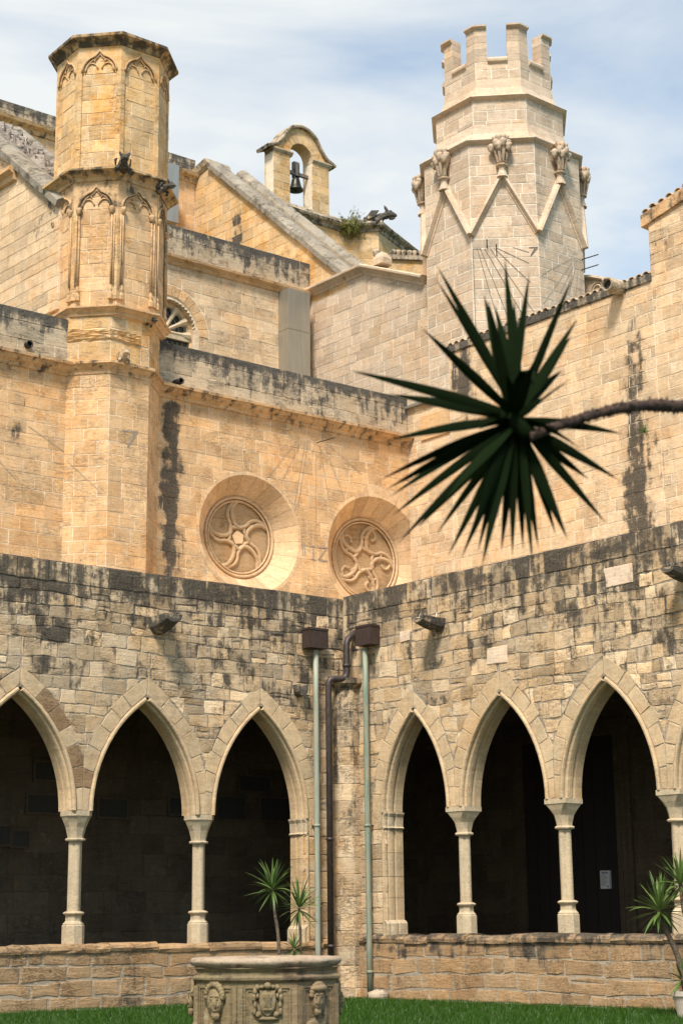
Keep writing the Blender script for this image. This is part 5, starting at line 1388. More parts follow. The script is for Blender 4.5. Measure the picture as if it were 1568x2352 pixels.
# ------------------------------------------------------------------ pipes
def bent(pts, r, n=10, fil=.12):
    """polyline with rounded elbows"""
    P = [np.array(p, float) for p in pts]; out = [P[0]]
    for i in range(1, len(P) - 1):
        a, b, c = P[i - 1], P[i], P[i + 1]; d1 = (a - b) / np.linalg.norm(a - b); d2 = (c - b) / np.linalg.norm(c - b)
        p, q = b + d1 * fil, b + d2 * fil
        for t in np.linspace(0, 1, 6): out.append((1 - t) ** 2 * p + 2 * t * (1 - t) * b + t * t * q)
    out.append(P[-1]); return tube(out, r, n)
def downpipe(fr, px, ytop, boxpx, mat, label, d=.17, r=.062, zb=.0):
    u = gu(fr, px[0], 1900, d); zt_ = gz(fr, px[0], ytop, d)
    rt = root('downpipe', fr.P(u, d, 0), label, 'downpipe', 'downpipes in the cloister corner')
    V, F, T = tube([fr.P(u, d, z) for z in np.linspace(zb, zt_ + .02, 8)], r, 14); mk('pipe', V, F, mat, rt, T, True)
    for z in (gz(fr, px[0], 1896, d), gz(fr, px[0], 2232, d)):
        if z < .1: continue
        V, F, T = lathe(fr.P(u, d, 0)[:2], [(r + .003, z - .03), (r + .014, z - .025), (r + .014, z + .025), (r + .003, z + .03)], 14); mk('pipe_collar', V, F, mat, rt, T, True)
        a = Acc(); a.box(fr, u - .02, u + .02, .0, d, z - .012, z + .012); a.mk('bracket', 'iron', rt)
    (x0, x1, y0, y1) = boxpx; dB = d + .14
    ua, ub = gu(fr, x0, (y0 + y1) / 2, dB), gu(fr, x1, (y0 + y1) / 2, dB); za, zb_ = gz(fr, (x0 + x1) / 2, y1, dB), gz(fr, (x0 + x1) / 2, y0, dB)
    bx = Acc(); bx.box(fr, ua, ub, .03, dB, za, zb_); o = bx.mk('rain_head', 'copper_box', rt)
    a = Acc(); a.box(fr, ua - .012, ub + .012, .028, dB + .012, zb_ - .04, zb_ + .008); a.mk('rim', 'copper_box', o)
    a = Acc(); a.box(fr, ua - .004, ua + .012, dB - .005, dB + .006, za, zb_ - .04); a.box(fr, ub - .012, ub + .004, dB - .005, dB + .006, za, zb_ - .04); a.mk('corner_seam', 'copper_box', o)
    return rt
downpipe(LA, (728, 0), 1495, (710.5, 753, 1443, 1488), 'pale_pipe', 'pale faded green downpipe with brown box head on the left wall of the corner')
downpipe(RA, (844, 0), 1490, (816.5, 850, 1436, 1481), 'green_pipe', 'streaked verdigris green downpipe with brown box head on the right wall of the corner')
rt = root('downpipe', LA.P(-.4, .35, 0), 'dark brown bent downpipe running beside the corner pier', 'downpipe', 'downpipes in the cloister corner')
k1 = LA.hit(754, 1560, .36); kx2 = RA.hit(800, 1545, .25); kx3 = RA.hit(812, 1468, .05)
p1 = LA.P(k1[0], .36, 0); 
zE = k1[1] + .02; q1 = RA.P(kx2[0], .30, zE); zq = kx3[1]
V, F, T = bent([(p1[0], p1[1], 0), (p1[0], p1[1], zE), (q1[0], q1[1], zE), (q1[0], q1[1], zq - .05), RA.P(kx3[0], -.05, zq + .18)], .072, 14, .16); mk('pipe', V, F, 'brown_pipe', rt, T, True)
for z in (3.35, 1.1):
    V, F, T = lathe(p1[:2], [(.074, z - .03), (.088, z - .025), (.088, z + .025), (.074, z + .03)], 14); mk('pipe_collar', V, F, 'brown_pipe', rt, T, True)
V, F, T = lathe(q1[:2], [(.074, zE + .27), (.09, zE + .275), (.09, zE + .33), (.074, zE + .335)], 14); mk('pipe_collar', V, F, 'brown_pipe', rt, T, True)
def rock(name, c, s, mat, label, cat, seed=1):
    rr = random.Random(seed); V, F = [], []; m, n = 6, 9
    for i in range(m + 1):
        ph = math.pi * i / m
        for k in range(n):
            th = 2 * math.pi * k / n; q = 1 + rr.uniform(-.18, .18)
            V.append((c[0] + s[0] * q * math.sin(ph) * math.cos(th), c[1] + s[1] * q * math.sin(ph) * math.sin(th), c[2] + s[2] * q * math.cos(ph)))
    for i in range(m):
        for k in range(n): F.append((i * n + k, (i + 1) * n + k, (i + 1) * n + (k + 1) % n, i * n + (k + 1) % n))
    return tag(mk(name, V, F, mat, None, (.5, .8, .1), True), label, cat, kind='thing')
uu = gu(RA, 868, 2288, .3); rock('stone_block', RA.P(uu, .30, .08), (.24, .14, .13), 'm_grey', 'grey rounded stone lying in the grass at the foot of the green pipe', 'rock')

mw = Masonry(bpy.data.objects['arcade_wall.001'], 'cream', 'pale_repair_stone')
for q in (((1386, 1307), (1452, 1294), (1452, 1337), (1392, 1352)), ((918, 1451), (942, 1447), (941, 1470), (919, 1476)), ((1118, 1490), (1165, 1480), (1166, 1521), (1119, 1529))):
    mw.add(RA, [RA.hit(*p) for p in q][::-1], proud=.022, joint=.004, ch=.012, rough=.02, grime=lambda u, z: .26, tint=(.6, 1.5))
mw.flush(10)
# ------------------------------------------------------------------ waterspouts
def spout(fr, px, py, ln, wd, ht, label, curved=True, spikes=True, mat='coping', t=(.3, .4, .85)):
    u, z = fr.hit(px, py, 0.0); rt = root('waterspout', fr.P(u, 0, z), label, 'waterspout')
    V, F = [], []; n = 7
    secs = 7
    for i in range(secs):
        s = i / (secs - 1); d = -.05 + (ln + .05) * s; h = ht * (1 - (.55 * s ** 2 if curved else 0)); w_ = wd * (1 - .12 * s); zt_ = z + ht * .5
        for k in range(n):
            a = math.pi * k / (n - 1); V.append(fr.P(u + w_ / 2 * math.cos(a), d, zt_ - h * math.sin(a) ** .7))
        V.append(fr.P(u - w_ * .34, d, zt_ - .0)); V.append(fr.P(u - w_ * .22, d, zt_ - h * .42)); V.append(fr.P(u + w_ * .22, d, zt_ - h * .42)); V.append(fr.P(u + w_ * .34, d, zt_))
    m = n + 4
    for i in range(secs - 1):
        for k in range(m): F.append((i * m + k, i * m + (k + 1) % m, (i + 1) * m + (k + 1) % m, (i + 1) * m + k))
    F.append(tuple(range((secs - 1) * m, secs * m)))
    mk('channel', V, F, mat, rt, [(t[0], t[1], t[2] + rnd.uniform(-.2, .2)) for _ in V])
    if spikes:
        a = Acc()
        for i in range(26):
            d = rnd.uniform(.0, ln * .8); x = rnd.uniform(-.4, .4) * wd; p = np.array(fr.P(u + x, d, z + ht * .48)); e = p + np.array([rnd.uniform(-.08, .08), rnd.uniform(-.08, .08), rnd.uniform(.10, .17)])
            a.add(*tube([p, e], .0022, 3, caps=False))
        tag(a.mk('bird_spikes', 'zinc', rt), kind='stuff')
    return rt
spout(LA, 362, 1440, .66, .46, .36, 'dark curved stone waterspout with bird spikes on the left arcade wall')
spout(LA, 684, 1588, .22, .30, .26, 'short broken stone waterspout beside the left downpipe', False, False)
spout(RA, 1008, 1438, .66, .42, .28, 'dark curved stone waterspout with bird spikes above the first two arches of the right arcade')
spout(RA, 1578, 1326, .62, .36, .24, 'dark curved stone waterspout with bird spikes cut by the right edge')
def pipe_stub(fr, px, py, ln, r, mat, label, inner='iron'):
    u, z = fr.hit(px, py, 0.); rt = root('drain_pipe', fr.P(u, 0, z), label, 'drain pipe'); V, F = [], []
    n = 12; lay_ = [(r, -.05), (r, ln), (r * .72, ln), (r * .70, ln - .1)]
    for q, d in lay_:
        for k in range(n): a = 2 * math.pi * k / n; V.append(fr.P(u + q * math.cos(a), d, z + q * math.sin(a) - .06 * d))
    for i in range(3):
        for k in range(n): F.append((i * n + k, i * n + (k + 1) % n, (i + 1) * n + (k + 1) % n, (i + 1) * n + k))
    mk('pipe', V, F, mat, rt, (.5, .4, .4), True); V = V[3 * n:]; mk('bore', V, [tuple(range(n))], 'plaque', rt)
pipe_stub(LU, 63, 793, .14, .09, 'iron', 'small dark drain pipe in the parapet left of the turret')
pipe_stub(LU, 402, 880, .30, .085, 'iron', 'dark drain pipe stub over the black stain right of the turret')
pipe_stub(LU, 943, 997, .25, .08, 'green_pipe', 'small drain pipe stub above the right round window near the corner')
pipe_stub(RU, 1424, 662, .55, .19, 'coping', 'round stone drain spout sticking out under the tiled wall head')

# gargoyles: crouching beasts with wings folded, head and ears
def gargoyle(p0, dirv, ln, label, mat='coping', g=.9, sc_=1.):
    p0 = np.array(p0, float); D = np.array(dirv, float); D /= np.linalg.norm(D); S = np.cross(D, [0, 0, 1.]); S /= np.linalg.norm(S); U = np.cross(S, D)
    rt = root('gargoyle', p0, label, 'gargoyle')
    X = lambda a, b, c: p0 + D * a * ln + S * b * ln + U * c * ln
    rr = random.Random(int(abs(p0[0]) * 10)); V, F = [], []; n = 10
    body = [(-.25, .02, .26, .26), (0, .02, .26, .27), (.25, .04, .24, .24), (.48, .08, .21, .22), (.62, .13, .15, .16), (.70, .16, .15, .16), (.80, .18, .19, .19), (.93, .16, .17, .17), (1.05, .10, .12, .11), (1.15, .06, .10, .07), (1.18, .05, .04, .03)]
    for a, c, w_, h in body:
        for k in range(n):
            t = 2 * math.pi * k / n; j = 1 + rr.uniform(-.13, .13); V.append(X(a + rr.uniform(-.015, .015), w_ * math.cos(t) * j, c + h * math.sin(t) * j))
    for i in range(len(body) - 1):
        for k in range(n): F.append((i * n + k, i * n + (k + 1) % n, (i + 1) * n + (k + 1) % n, (i + 1) * n + k))
    F.append(tuple(range((len(body) - 1) * n, len(body) * n)))
    T = lambda m: [(.3, .4, g + rr.uniform(-.2, .2)) for _ in range(m)]
    mk('body', V, F, mat, rt, T(len(V)))
    for s in (1, -1):
        mk('ear', *tube([X(.80, s * .14, .30), X(.76, s * .20, .42), X(.72, s * .22, .52)], [.07 * ln, .06 * ln, .012 * ln], 6)[:2], mat, rt, (.3, .4, g))
        mk('leg', *tube([X(.30, s * .18, .0), X(.42, s * .30, -.16), X(.28, s * .28, -.30), X(.44, s * .26, -.34)], [.11 * ln, .09 * ln, .07 * ln, .05 * ln], 7)[:2], mat, rt, (.3, .4, g))
        P = [X(-.1, s * .24, .15), X(.2, s * .34, .34), X(.50, s * .28, .30), X(.30, s * .30, .05), X(0, s * .28, .0)]; Q = [q + S * s * .05 * ln for q in P]
        mk('wing', [tuple(q) for q in P + Q], [(0, 1, 2, 3, 4), (9, 8, 7, 6, 5)] + [(i, (i + 1) % 5, 5 + (i + 1) % 5, 5 + i) for i in range(5)], mat, rt, (.3, .3, g))
        mk('eye', *tube([X(.96, s * .10, .26), X(1.0, s * .11, .27)], [.035 * ln, .02 * ln], 6)[:2], mat, rt, (.3, .2, g))
    mk('jaw', *tube([X(.86, 0, .02), X(1.0, 0, -.04), X(1.10, 0, -.05)], [.10 * ln, .08 * ln, .03 * ln], 7)[:2], mat, rt, (.3, .3, g))
    return rt
f1 = TC.face(1, apc + .15); k = f1.hit(312, 392, 0); gargoyle(f1.P(-apc * T8 * .95, -.05, k[1] - .05), (np.array([*(TC.face(1, 1).N + TC.face(0, 1).N), -.02])), .56, 'black weathered gargoyle leaning out of the upper ring of the left turret')
k = TC.face(2, apc + .15).hit(385, 460, 0); f2 = TC.face(2, apc + .1); gargoyle(f2.P(-apc * T8, -.05, (zr3b + zr3t) / 2 - .12), (*(f2.N * 1.0 + TC.face(1, 1).N), -.05), .42, 'blackened gargoyle stump on the right corner of the turret ring')
k = TL.face(1, apb).hit(300, 835); f1 = TL.face(1, apb + .1); gargoyle(f1.P(-apb * T8 * .45, -.05, zr1t + .02), (*(f1.N * 1. + TL.face(0, 1).N * .5), .12), .42, 'pale beast gargoyle crouching on the lower ring of the left turret', g=.15)
k = TL.face(2, apb); gargoyle(k.P(-apb * T8, -.1, zr2b + .05), (*(k.N + TL.face(1, 1).N), -.1), .30, 'small dark spout head on the middle ring of the left turret')
gargoyle(F2.P(uf - .35, -.1, zac + .22), (1, -.35, .06), 1.05, 'black gargoyle jutting out at the corner of the apse cornice')

# ------------------------------------------------------------------ sundials
def strip(name, fr, a, b, wd, mat, par, d=.016):
    l = math.hypot(b[0] - a[0], b[1] - a[1]) or 1; n = (-(b[1] - a[1]) / l * wd / 2, (b[0] - a[0]) / l * wd / 2)
    P = [(a[0] + n[0], a[1] + n[1]), (a[0] - n[0], a[1] - n[1]), (b[0] - n[0], b[1] - n[1]), (b[0] + n[0], b[1] + n[1])]
    return mk(name, [fr.P(q[0], d, q[1]) for q in P], [(0, 1, 2, 3)], mat, par)
def glyph(fr, par, segs, mat, w_=.03):
    a = Acc()
    for (x0, y0, x1, y1) in segs:
        p, q = fr.hit(x0, y0), fr.hit(x1, y1); l = math.hypot(q[0] - p[0], q[1] - p[1]); n = (-(q[1] - p[1]) / l * w_ / 2, (q[0] - p[0]) / l * w_ / 2)
        a.add([fr.P(x, .017, z) for x, z in ((p[0] + n[0], p[1] + n[1]), (p[0] - n[0], p[1] - n[1]), (q[0] - n[0], q[1] - n[1]), (q[0] + n[0], q[1] + n[1]))], [(0, 1, 2, 3)])
    a.mk('numeral', mat, par)
sd1 = root('sundial', LU.P(gu(LU, 725, 1015), .0, gz(LU, 725, 1015)), 'faint grey hour lines with the numbers 11 and 12 painted between the two round windows', 'sundial')
def clipped_strip(fr, a, b, wd, mat, par, holes):
    """hour line, left out where it would float over a round recess"""
    n = 24; run = None
    for i in range(n + 1):
        p = (a[0] + (b[0] - a[0]) * i / n, a[1] + (b[1] - a[1]) * i / n)
        ok = all(math.hypot(p[0] - h[0], p[1] - h[1]) > h[2] + .02 for h in holes)
        if ok and run is None: run = p
        if (not ok or i == n) and run is not None:
            if math.hypot(p[0] - run[0], p[1] - run[1]) > .1: strip('hour_line', fr, run, p, wd, mat, par)
            run = None
for x0, y0, x1, y1 in ((684, 1009, 610, 1103), (692, 1012, 645, 1110), (700, 1014, 676, 1160), (706, 1016, 682, 1180), (725, 1040, 725, 1238), (733, 1022, 764, 1200), (744, 1022, 790, 1145), (757, 1025, 830, 1090), (686, 1148, 655, 1225)):
    clipped_strip(LU, LU.hit(x0, y0), LU.hit(x1, y1), .011, 'line', sd1, [ro1, ro2])
glyph(LU, sd1, [(719, 1255, 719, 1283), (715, 1253, 723, 1254), (715, 1283, 723, 1285), (729, 1256, 750, 1258), (750, 1258, 730, 1286), (730, 1286, 752, 1289)], 'line', .035)
# the 11 stands on the splay of the left window
fsp = LU
glyph(fsp, sd1, [(694, 1250, 695, 1276), (699, 1251, 700, 1277)], 'line', .02)
mk('gnomon', *tube([LU.P(*[gu(LU, 727, 1017), 0, gz(LU, 727, 1017)]), LU.P(gu(LU, 740, 1018), .55, gz(LU, 740, 1016))], .012, 5)[:2], 'iron', sd1)
ft0, ft1 = TL.face(0, apb), TL.face(1, apb)
sd2 = root('sundial', ft1.P(0, 0, gz(ft1, 300, 1000)), 'faint slanting hour lines and a grey number seven on the lower left turret', 'sundial')
glyph(ft1, sd2, [(282, 989, 317, 991), (315, 993, 293, 1026), (282, 988, 288, 996), (310, 992, 292, 1026)], 'line', .028)
strip('hour_line', ft0, ft0.hit(154, 1058), ft0.hit(225, 1124), .012, 'line', sd2)
strip('hour_line', LU, LU.hit(64, 978), LU.hit(146, 1036), .012, 'line', sd2); strip('hour_line', LU, LU.hit(-20, 1040), LU.hit(38, 1102), .012, 'line', sd2)
tf0, tf1 = TT.face(0, apT), TT.face(1, apT)
sd3 = root('sundial', tf0.P(0, 0, gz(tf0, 1160, 580)), 'large sundial of fanning black lines on the front face of the crenellated tower', 'sundial')
Z2 = lambda x, y: (784 + x / 2, y / 2)
for a_, b_ in (((603, 1145), (619, 1620)), ((622, 1142), (760, 1620)), ((636, 1142), (830, 1620)), ((656, 1142), (850, 1480)), ((682, 1142), (880, 1430)), ((700, 1140), (868, 1300)), ((712, 1140), (860, 1210)), ((786, 1137), (860, 1160)), ((603, 1145), (640, 1143))):
    strip('hour_line', tf0, tf0.hit(*Z2(*a_)), tf0.hit(*Z2(*b_)), .016, 'line_dark', sd3)
glyph(tf0, sd3, [(*Z2(860, 1139), *Z2(900, 1137)), (*Z2(898, 1140), *Z2(868, 1176)), (*Z2(888, 1140), *Z2(870, 1172))], 'line_dark', .03)
for x, y, y2 in ((668, 1140, 1118), (712, 1180, 1138)):
    k = tf0.hit(*Z2(x, y)); mk('gnomon', *tube([tf0.P(k[0], -.02, k[1]), tf0.P(k[0] + .0, .22, k[1] + (y - y2) / 2 / 3800 * 46 + .05)], .018, 5)[:2], 'iron', sd3)
sd4 = root('sundial', tf1.P(0, 0, gz(tf1, 1300, 600)), 'smaller sundial of fanning lines on the right face of the crenellated tower', 'sundial')
for a_, b_ in (((1060, 1184), (918, 1262)), ((1068, 1188), (925, 1395)), ((1076, 1192), (1000, 1350)), ((1082, 1193), (1040, 1350)), ((1088, 1194), (1070, 1380)), ((1094, 1195), (1098, 1400)), ((1100, 1195), (1108, 1300)), ((1060, 1184), (1104, 1194))):
    strip('hour_line', tf1, tf1.hit(*Z2(*a_)), tf1.hit(*Z2(*b_)), .016, 'line', sd4)
for x, y in ((1100, 1193), (1100, 1240)):
    k = tf1.hit(*Z2(x, y)); p = np.array(tf1.P(k[0], -.02, k[1])); mk('gnomon', *tube([p, p + np.array([.52, -.12, .12])], .018, 5)[:2], 'iron', sd4)

# ------------------------------------------------------------------ notice and plaques in the galleries
k0, k1 = RU.hit(1376.5, 2000, .16), RU.hit(1399, 2041, .16)
nt_ = root('notice', RU.P(k0[0], .16, k1[1]), 'white printed paper notice fixed on the dark door', 'notice')
a = Acc(); a.box(RU, k0[0], k1[0], .085, .16, k1[1], k0[1]); a.mk('sheet', 'paper', nt_)
W_, H_ = k1[0] - k0[0], k0[1] - k1[1]; a = Acc()
for i, (x0, x1, th) in enumerate([(.16, .80, .016), (.12, .78, .016), (.3, .6, .008)] + [(.08, rnd.uniform(.6, .92), .006) for _ in range(16)]):
    y = k0[1] - H_ * (.07 + .042 * i); a.add([RU.P(k0[0] + W_ * x, .1615, yy) for x, yy in ((x0, y), (x1, y), (x1, y - th * .8), (x0, y - th * .8))], [(3, 2, 1, 0)])
a.mk('print', 'ink', nt_)
a = Acc()
for yy in (.14, .88):
    a.add([RU.P(k0[0] + W_ * (.84 + .07 * math.cos(t)), .162, k0[1] - H_ * yy + W_ * .09 * math.sin(t)) for t in np.linspace(0, 2 * math.pi, 12, endpoint=False)], [tuple(range(12))])
a.mk('stamp', 'blueink', nt_)
for i, (x0, x1, y0, y1) in enumerate(((455, 580, 975, 1060), (1000, 1125, 965, 1070), (1195, 1340, 970, 1075), (1100, 1240, 870, 940), (165, 272, 805, 890), (130, 280, 955, 1040), (780, 855, 970, 1045), (0, 50, 1100, 1185), (57, 131, 1122, 1192))):
    p, q = LU.hit(x0 / 2, 1347.5 + y0 / 2, .1), LU.hit(x1 / 2, 1347.5 + y1 / 2, .1)
    lab = ['wall plaque seen through the second arch beside the left column', 'wall plaque in the third arch right of the column', 'wall plaque in the third arch nearest the pipes', 'upper wall plaque in the third arch', 'upper wall plaque in the first arch', 'wide wall plaque in the first arch beside the column', 'wall plaque in the second arch next to its right column', 'lowest wall plaque cut by the left edge of the photo', 'lower small wall plaque near the left edge of the photo'][i]
    pq = root('plaque', LU.P(p[0], .1, q[1]), 'blackened ' + lab, 'plaque', 'plaques in the left gallery')
    a = Acc(); a.box(LU, p[0], q[0], .04, .10, q[1], p[1]); a.mk('slab', 'plaque', pq)
    a = Acc(); e = .05
    for b in ((p[0] - e, p[0], q[1] - e, p[1] + e), (q[0], q[0] + e, q[1] - e, p[1] + e), (p[0], q[0], p[1], p[1] + e), (p[0], q[0], q[1] - e, q[1])): a.box(LU, b[0], b[1], .04, .13, b[2], b[3])
    a.mk('frame', 'dark_stone', pq)

# ------------------------------------------------------------------ carved well head
wy = 18.0; wc = at(610.5, 2200, wy); wx_ = wc[0]
zrim = wc[2] + .01
wl = root('well_head', (wx_, wy, 0), 'carved octagonal stone well head with portrait reliefs and a coat of arms', 'well head')
TW = Tower((wx_, wy), R_(4)); apw = .722; fw = TW.face(0, apw); w8 = apw * T8
V, F, T = TW.ring([(apw, 0), (apw, zrim - .22)]); mk('drum', V, F, 'well', wl, T)
rr = .780; rc_ = [(.50, zrim - .5), (.54, zrim - .03), (.60, zrim - .004), (.69, zrim), (rr - .03, zrim - .002), (rr, zrim - .02), (rr + .004, zrim - .045), (rr - .015, zrim - .07), (rr - .045, zrim - .085), (rr - .06, zrim - .10)]
V, F = [], []; n = 64
for r, z in rc_:
    for k_ in range(n):
        th = 2 * math.pi * k_ / n; o8 = 1 + .018 * math.cos(8 * (th + R_(-4) + math.pi / 2)); V.append((wx_ + r * o8 * math.cos(th) + rnd.uniform(-.003, .003), wy + r * o8 * math.sin(th) + rnd.uniform(-.003, .003), z + rnd.uniform(-.003, .003)))
for i in range(len(rc_) - 1):
    for k_ in range(n): F.append((i * n + k_, i * n + (k_ + 1) % n, (i + 1) * n + (k_ + 1) % n, (i + 1) * n + k_))
mk('rim', V, F, 'well_rim', wl, [(.5, .8, .0 if i // n < 6 else .42) for i in range(len(V))], True)
TW.moulding(wl, [(apw - .04, zrim - .24), (apw + .01, zrim - .235), (apw + .035, zrim - .21), (apw + .037, zrim - .19), (apw + .015, zrim - .17), (apw - .01, zrim - .165), (apw - .015, zrim - .14), (apw + .0, zrim - .12), (apw + .02, zrim - .10), (apw - .05, zrim - .09)], 'well', 'cornice', (.5, .45, .52))
def blob(par, f, u, z, d, ru, rd, rz, t, name='relief', seed=0, bump_=.12, m=8, n=12):
    rr_ = random.Random(seed); V, F = [], []
    for i in range(m + 1):
        ph = math.pi * i / m
        for k_ in range(n):
            th = 2 * math.pi * k_ / n; q = 1 + rr_.uniform(-bump_, bump_); V.append(f.P(u + ru * q * math.sin(ph) * math.cos(th), d + rd * q * math.sin(ph) * math.sin(th), z + rz * q * math.cos(ph)))
    for i in range(m):
        for k_ in range(n): F.append((i * n + k_, (i + 1) * n + k_, (i + 1) * n + (k_ + 1) % n, i * n + (k_ + 1) % n))
    return mk(name, V, F, 'well', par, t, True)
def FB(par, f, u, z, d, ru, rd, rz, *a_, **k): return blob(par, f, u, z, d * .62, ru, rd * .62, rz, *a_, **k)
def portrait(par, f, u, z, s, turn, seed, hat=False):
    """carved head in relief: skull, face, nose, brow, cheeks, beard, ear, hair, shoulders"""
    T_ = (.5, .75, .05); D_ = (.4, .35, .28)
    h = FB(par, f, u, z, .015, .085 * s, .075 * s, .115 * s, T_, 'head', seed, .03)
    fu = u + turn * .03 * s
    FB(h, f, fu, z - .02 * s, .06 * s, .055 * s, .045 * s, .075 * s, T_, 'face', seed + 1, .03)
    FB(h, f, fu + turn * .022 * s, z - .015 * s, .105 * s, .014 * s, .022 * s, .035 * s, T_, 'nose', seed + 2, .03, 5, 7)
    for q in (-1, 1):
        FB(h, f, fu + q * .026 * s, z + .018 * s, .092 * s, .018 * s, .012 * s, .010 * s, D_, 'eye', seed + 3, .03, 5, 7)
        FB(h, f, fu + q * .026 * s, z + .038 * s, .094 * s, .024 * s, .012 * s, .008 * s, T_, 'brow', seed + 4, .05, 4, 7)
        FB(h, f, fu + q * .03 * s, z - .03 * s, .085 * s, .02 * s, .016 * s, .02 * s, T_, 'cheek', seed + 5, .05, 5, 7)
    FB(h, f, fu + turn * .01, z - .065 * s, .095 * s, .024 * s, .014 * s, .008 * s, D_, 'mouth', seed + 6, .05, 4, 7)
    FB(h, f, fu, z - .10 * s, .06 * s, .04 * s, .04 * s, .04 * s, T_, 'beard', seed + 7, .16)
    for i in range(11):
        a_ = math.pi * (i / 10) ; FB(h, f, u + .085 * s * math.cos(a_), z + .03 * s + .09 * s * math.sin(a_), .035 * s, .026 * s, .04 * s, .026 * s, (.5, .6, .12), 'curl', seed + 10 + i, .15, 5, 7)
    if hat:
        FB(h, f, u, z + .085 * s, .04 * s, .10 * s, .075 * s, .035 * s, T_, 'cap', seed + 30, .05)
    else: FB(h, f, u + .085 * s, z + .045 * s, .05 * s, .03 * s, .02 * s, .018 * s, T_, 'horn', seed + 31, .08, 5, 7)
    FB(par, f, u - .01, z - .22 * s, .0, .13 * s, .05 * s, .07 * s, T_, 'shoulders', seed + 8, .08)
    FB(par, f, u - turn * .10 * s, z - .14 * s, .0, .03 * s, .035 * s, .09 * s, T_, 'drapery', seed + 9, .12)
for k_ in range(8):
    f = TW.face(k_, apw); z0_, z1_ = .35, zrim - .27
    for q in (-1, 1):                           # corner pilasters and nested frames
        a = Acc(); a.box(f, q * w8 - (.0 if q < 0 else .052), q * w8 + (.052 if q < 0 else 0), 0, .022, 0, z1_, (.5, .6, .1)); a.mk('corner_pilaster', 'well', wl)
    for off, dd, ww in ((.066, .018, .012), (.094, .012, .010)):
        a = Acc(); x = w8 - off; zt_ = z1_ - off + .045
        a.box(f, -x, -x + ww, 0, dd, z0_, zt_, (.5, .65, .1)); a.box(f, x - ww, x, 0, dd, z0_, zt_, (.5, .65, .1)); a.box(f, -x, x, 0.0005, dd + .001, zt_, zt_ + ww, (.5, .65, .25)); a.mk('frame_moulding', 'well', wl)
kk = {-1: TW.face(-1, apw), 0: fw, 1: TW.face(1, apw), -2: TW.face(-2, apw), 2: TW.face(2, apw)}
za_ = gz(fw, 630, 2300)
portrait(wl, kk[-1], .0, za_ - .0, 1.35, 1, 11); portrait(wl, kk[1], -.01, za_ + .01, 1.2, -1, 41, True)
portrait(wl, kk[-2], .0, za_ + .02, 1.35, 1, 71); portrait(wl, kk[2], .0, za_, 1.25, -1, 91)
# coat of arms: shield with tower and bars, crest and supporters
sh = [(-.075, .10), (-.085, .115), (-.05, .105), (0, .118), (.05, .105), (.085, .115), (.075, .10), (.082, .02), (.07, -.06), (.035, -.115), (0, -.135), (-.035, -.115), (-.07, -.06), (-.082, .02)]
zs_ = za_ - .005; V = [fw.P(x * 1.05, .0, zs_ + z * 1.05) for x, z in sh] + [fw.P(x, .038, zs_ + z) for x, z in sh] + [fw.P(0, .058, zs_)]; n = len(sh)
F = [(i, n + i, n + (i + 1) % n, (i + 1) % n) for i in range(n)] + [(n + i, 2 * n, n + (i + 1) % n) for i in range(n)]
sh_o = mk('shield', V, [f_[::-1] for f_ in F], 'well', wl, (.5, .55, .1))
for x0, x1, z0_, z1_ in ((-.030, .030, -.055, .05), (-.042, -.018, .04, .075), (-.010, .010, .045, .08), (.018, .042, .04, .075), (-.045, .045, -.075, -.055)):
    a = Acc(); a.box(fw, x0, x1, .04, .068, zs_ + z0_, zs_ + z1_, (.5, .7, .1)); a.mk('tower_charge', 'well', sh_o)
for i in range(5):
    a = Acc(); a.box(fw, -.032, .032, .066, .073, zs_ - .045 + i * .02, zs_ - .038 + i * .02, (.5, .3, .3)); a.mk('bar_charge', 'well', sh_o)
blob(wl, fw, 0, zs_ + .155, .03, .04, .045, .035, (.5, .7, .05), 'crest_head', 3, .08)
for q in (-1, 1):
    for i, (x, z, r1_, r2_) in enumerate(((.10, .14, .028, .03), (.125, .10, .024, .04), (.135, .04, .024, .045), (.125, -.03, .022, .04), (.13, -.09, .02, .04), (.055, .145, .03, .02), (.10, .055, .02, .03), (.09, -.12, .035, .03))):
        blob(wl, fw, q * x, zs_ + z, .015, r1_, .035, r2_, (.5, .6, .14), 'supporter', 100 + i, .16, 6, 8)
blob(wl, fw, 0, zs_ - .16, .01, .12, .03, .022, (.5, .6, .2), 'scroll', 5, .1)

# ------------------------------------------------------------------ yuccas
def leaf(par, p0, p1, wd, droop, mat, twist=0., nseg=6, name='leaf', fold=.35, side=None):
    """sword leaf from p0 to p1, folded along the middle, bending down by droop"""
    p0 = np.array(p0, float); p1 = np.array(p1, float); ax = p1 - p0; L = np.linalg.norm(ax); ax /= L
    sd = np.cross(ax, [0, 0, 1.]) if side is None else np.cross(ax, side); sd /= (np.linalg.norm(sd) or 1); up = np.cross(sd, ax)
    s2 = sd * math.cos(twist) + up * math.sin(twist); u2 = np.cross(s2, ax)
    V, F, T = [], [], []
    for i in range(nseg + 1):
        s = i / nseg; c = p0 + ax * L * s + np.array([0, 0, droop * L * (s - s * s) * 1.0])
        w_ = wd * (.55 + 1.35 * s if s < .33 else 1 - ((s - .33) / .67) ** 1.6) + .0005
        for q, e in ((-1, .0), (0, -fold * .5), (1, .0)): V.append(tuple(c + s2 * q * w_ * .5 + u2 * e * w_)); T.append((abs(q) * 1., .5, 0))
    for i in range(nseg):
        for q in (0, 1): a = 3 * i + q; F.append((a, a + 1, a + 4, a + 3))
    o = mk(name, V, F, mat, par, T, True); return o
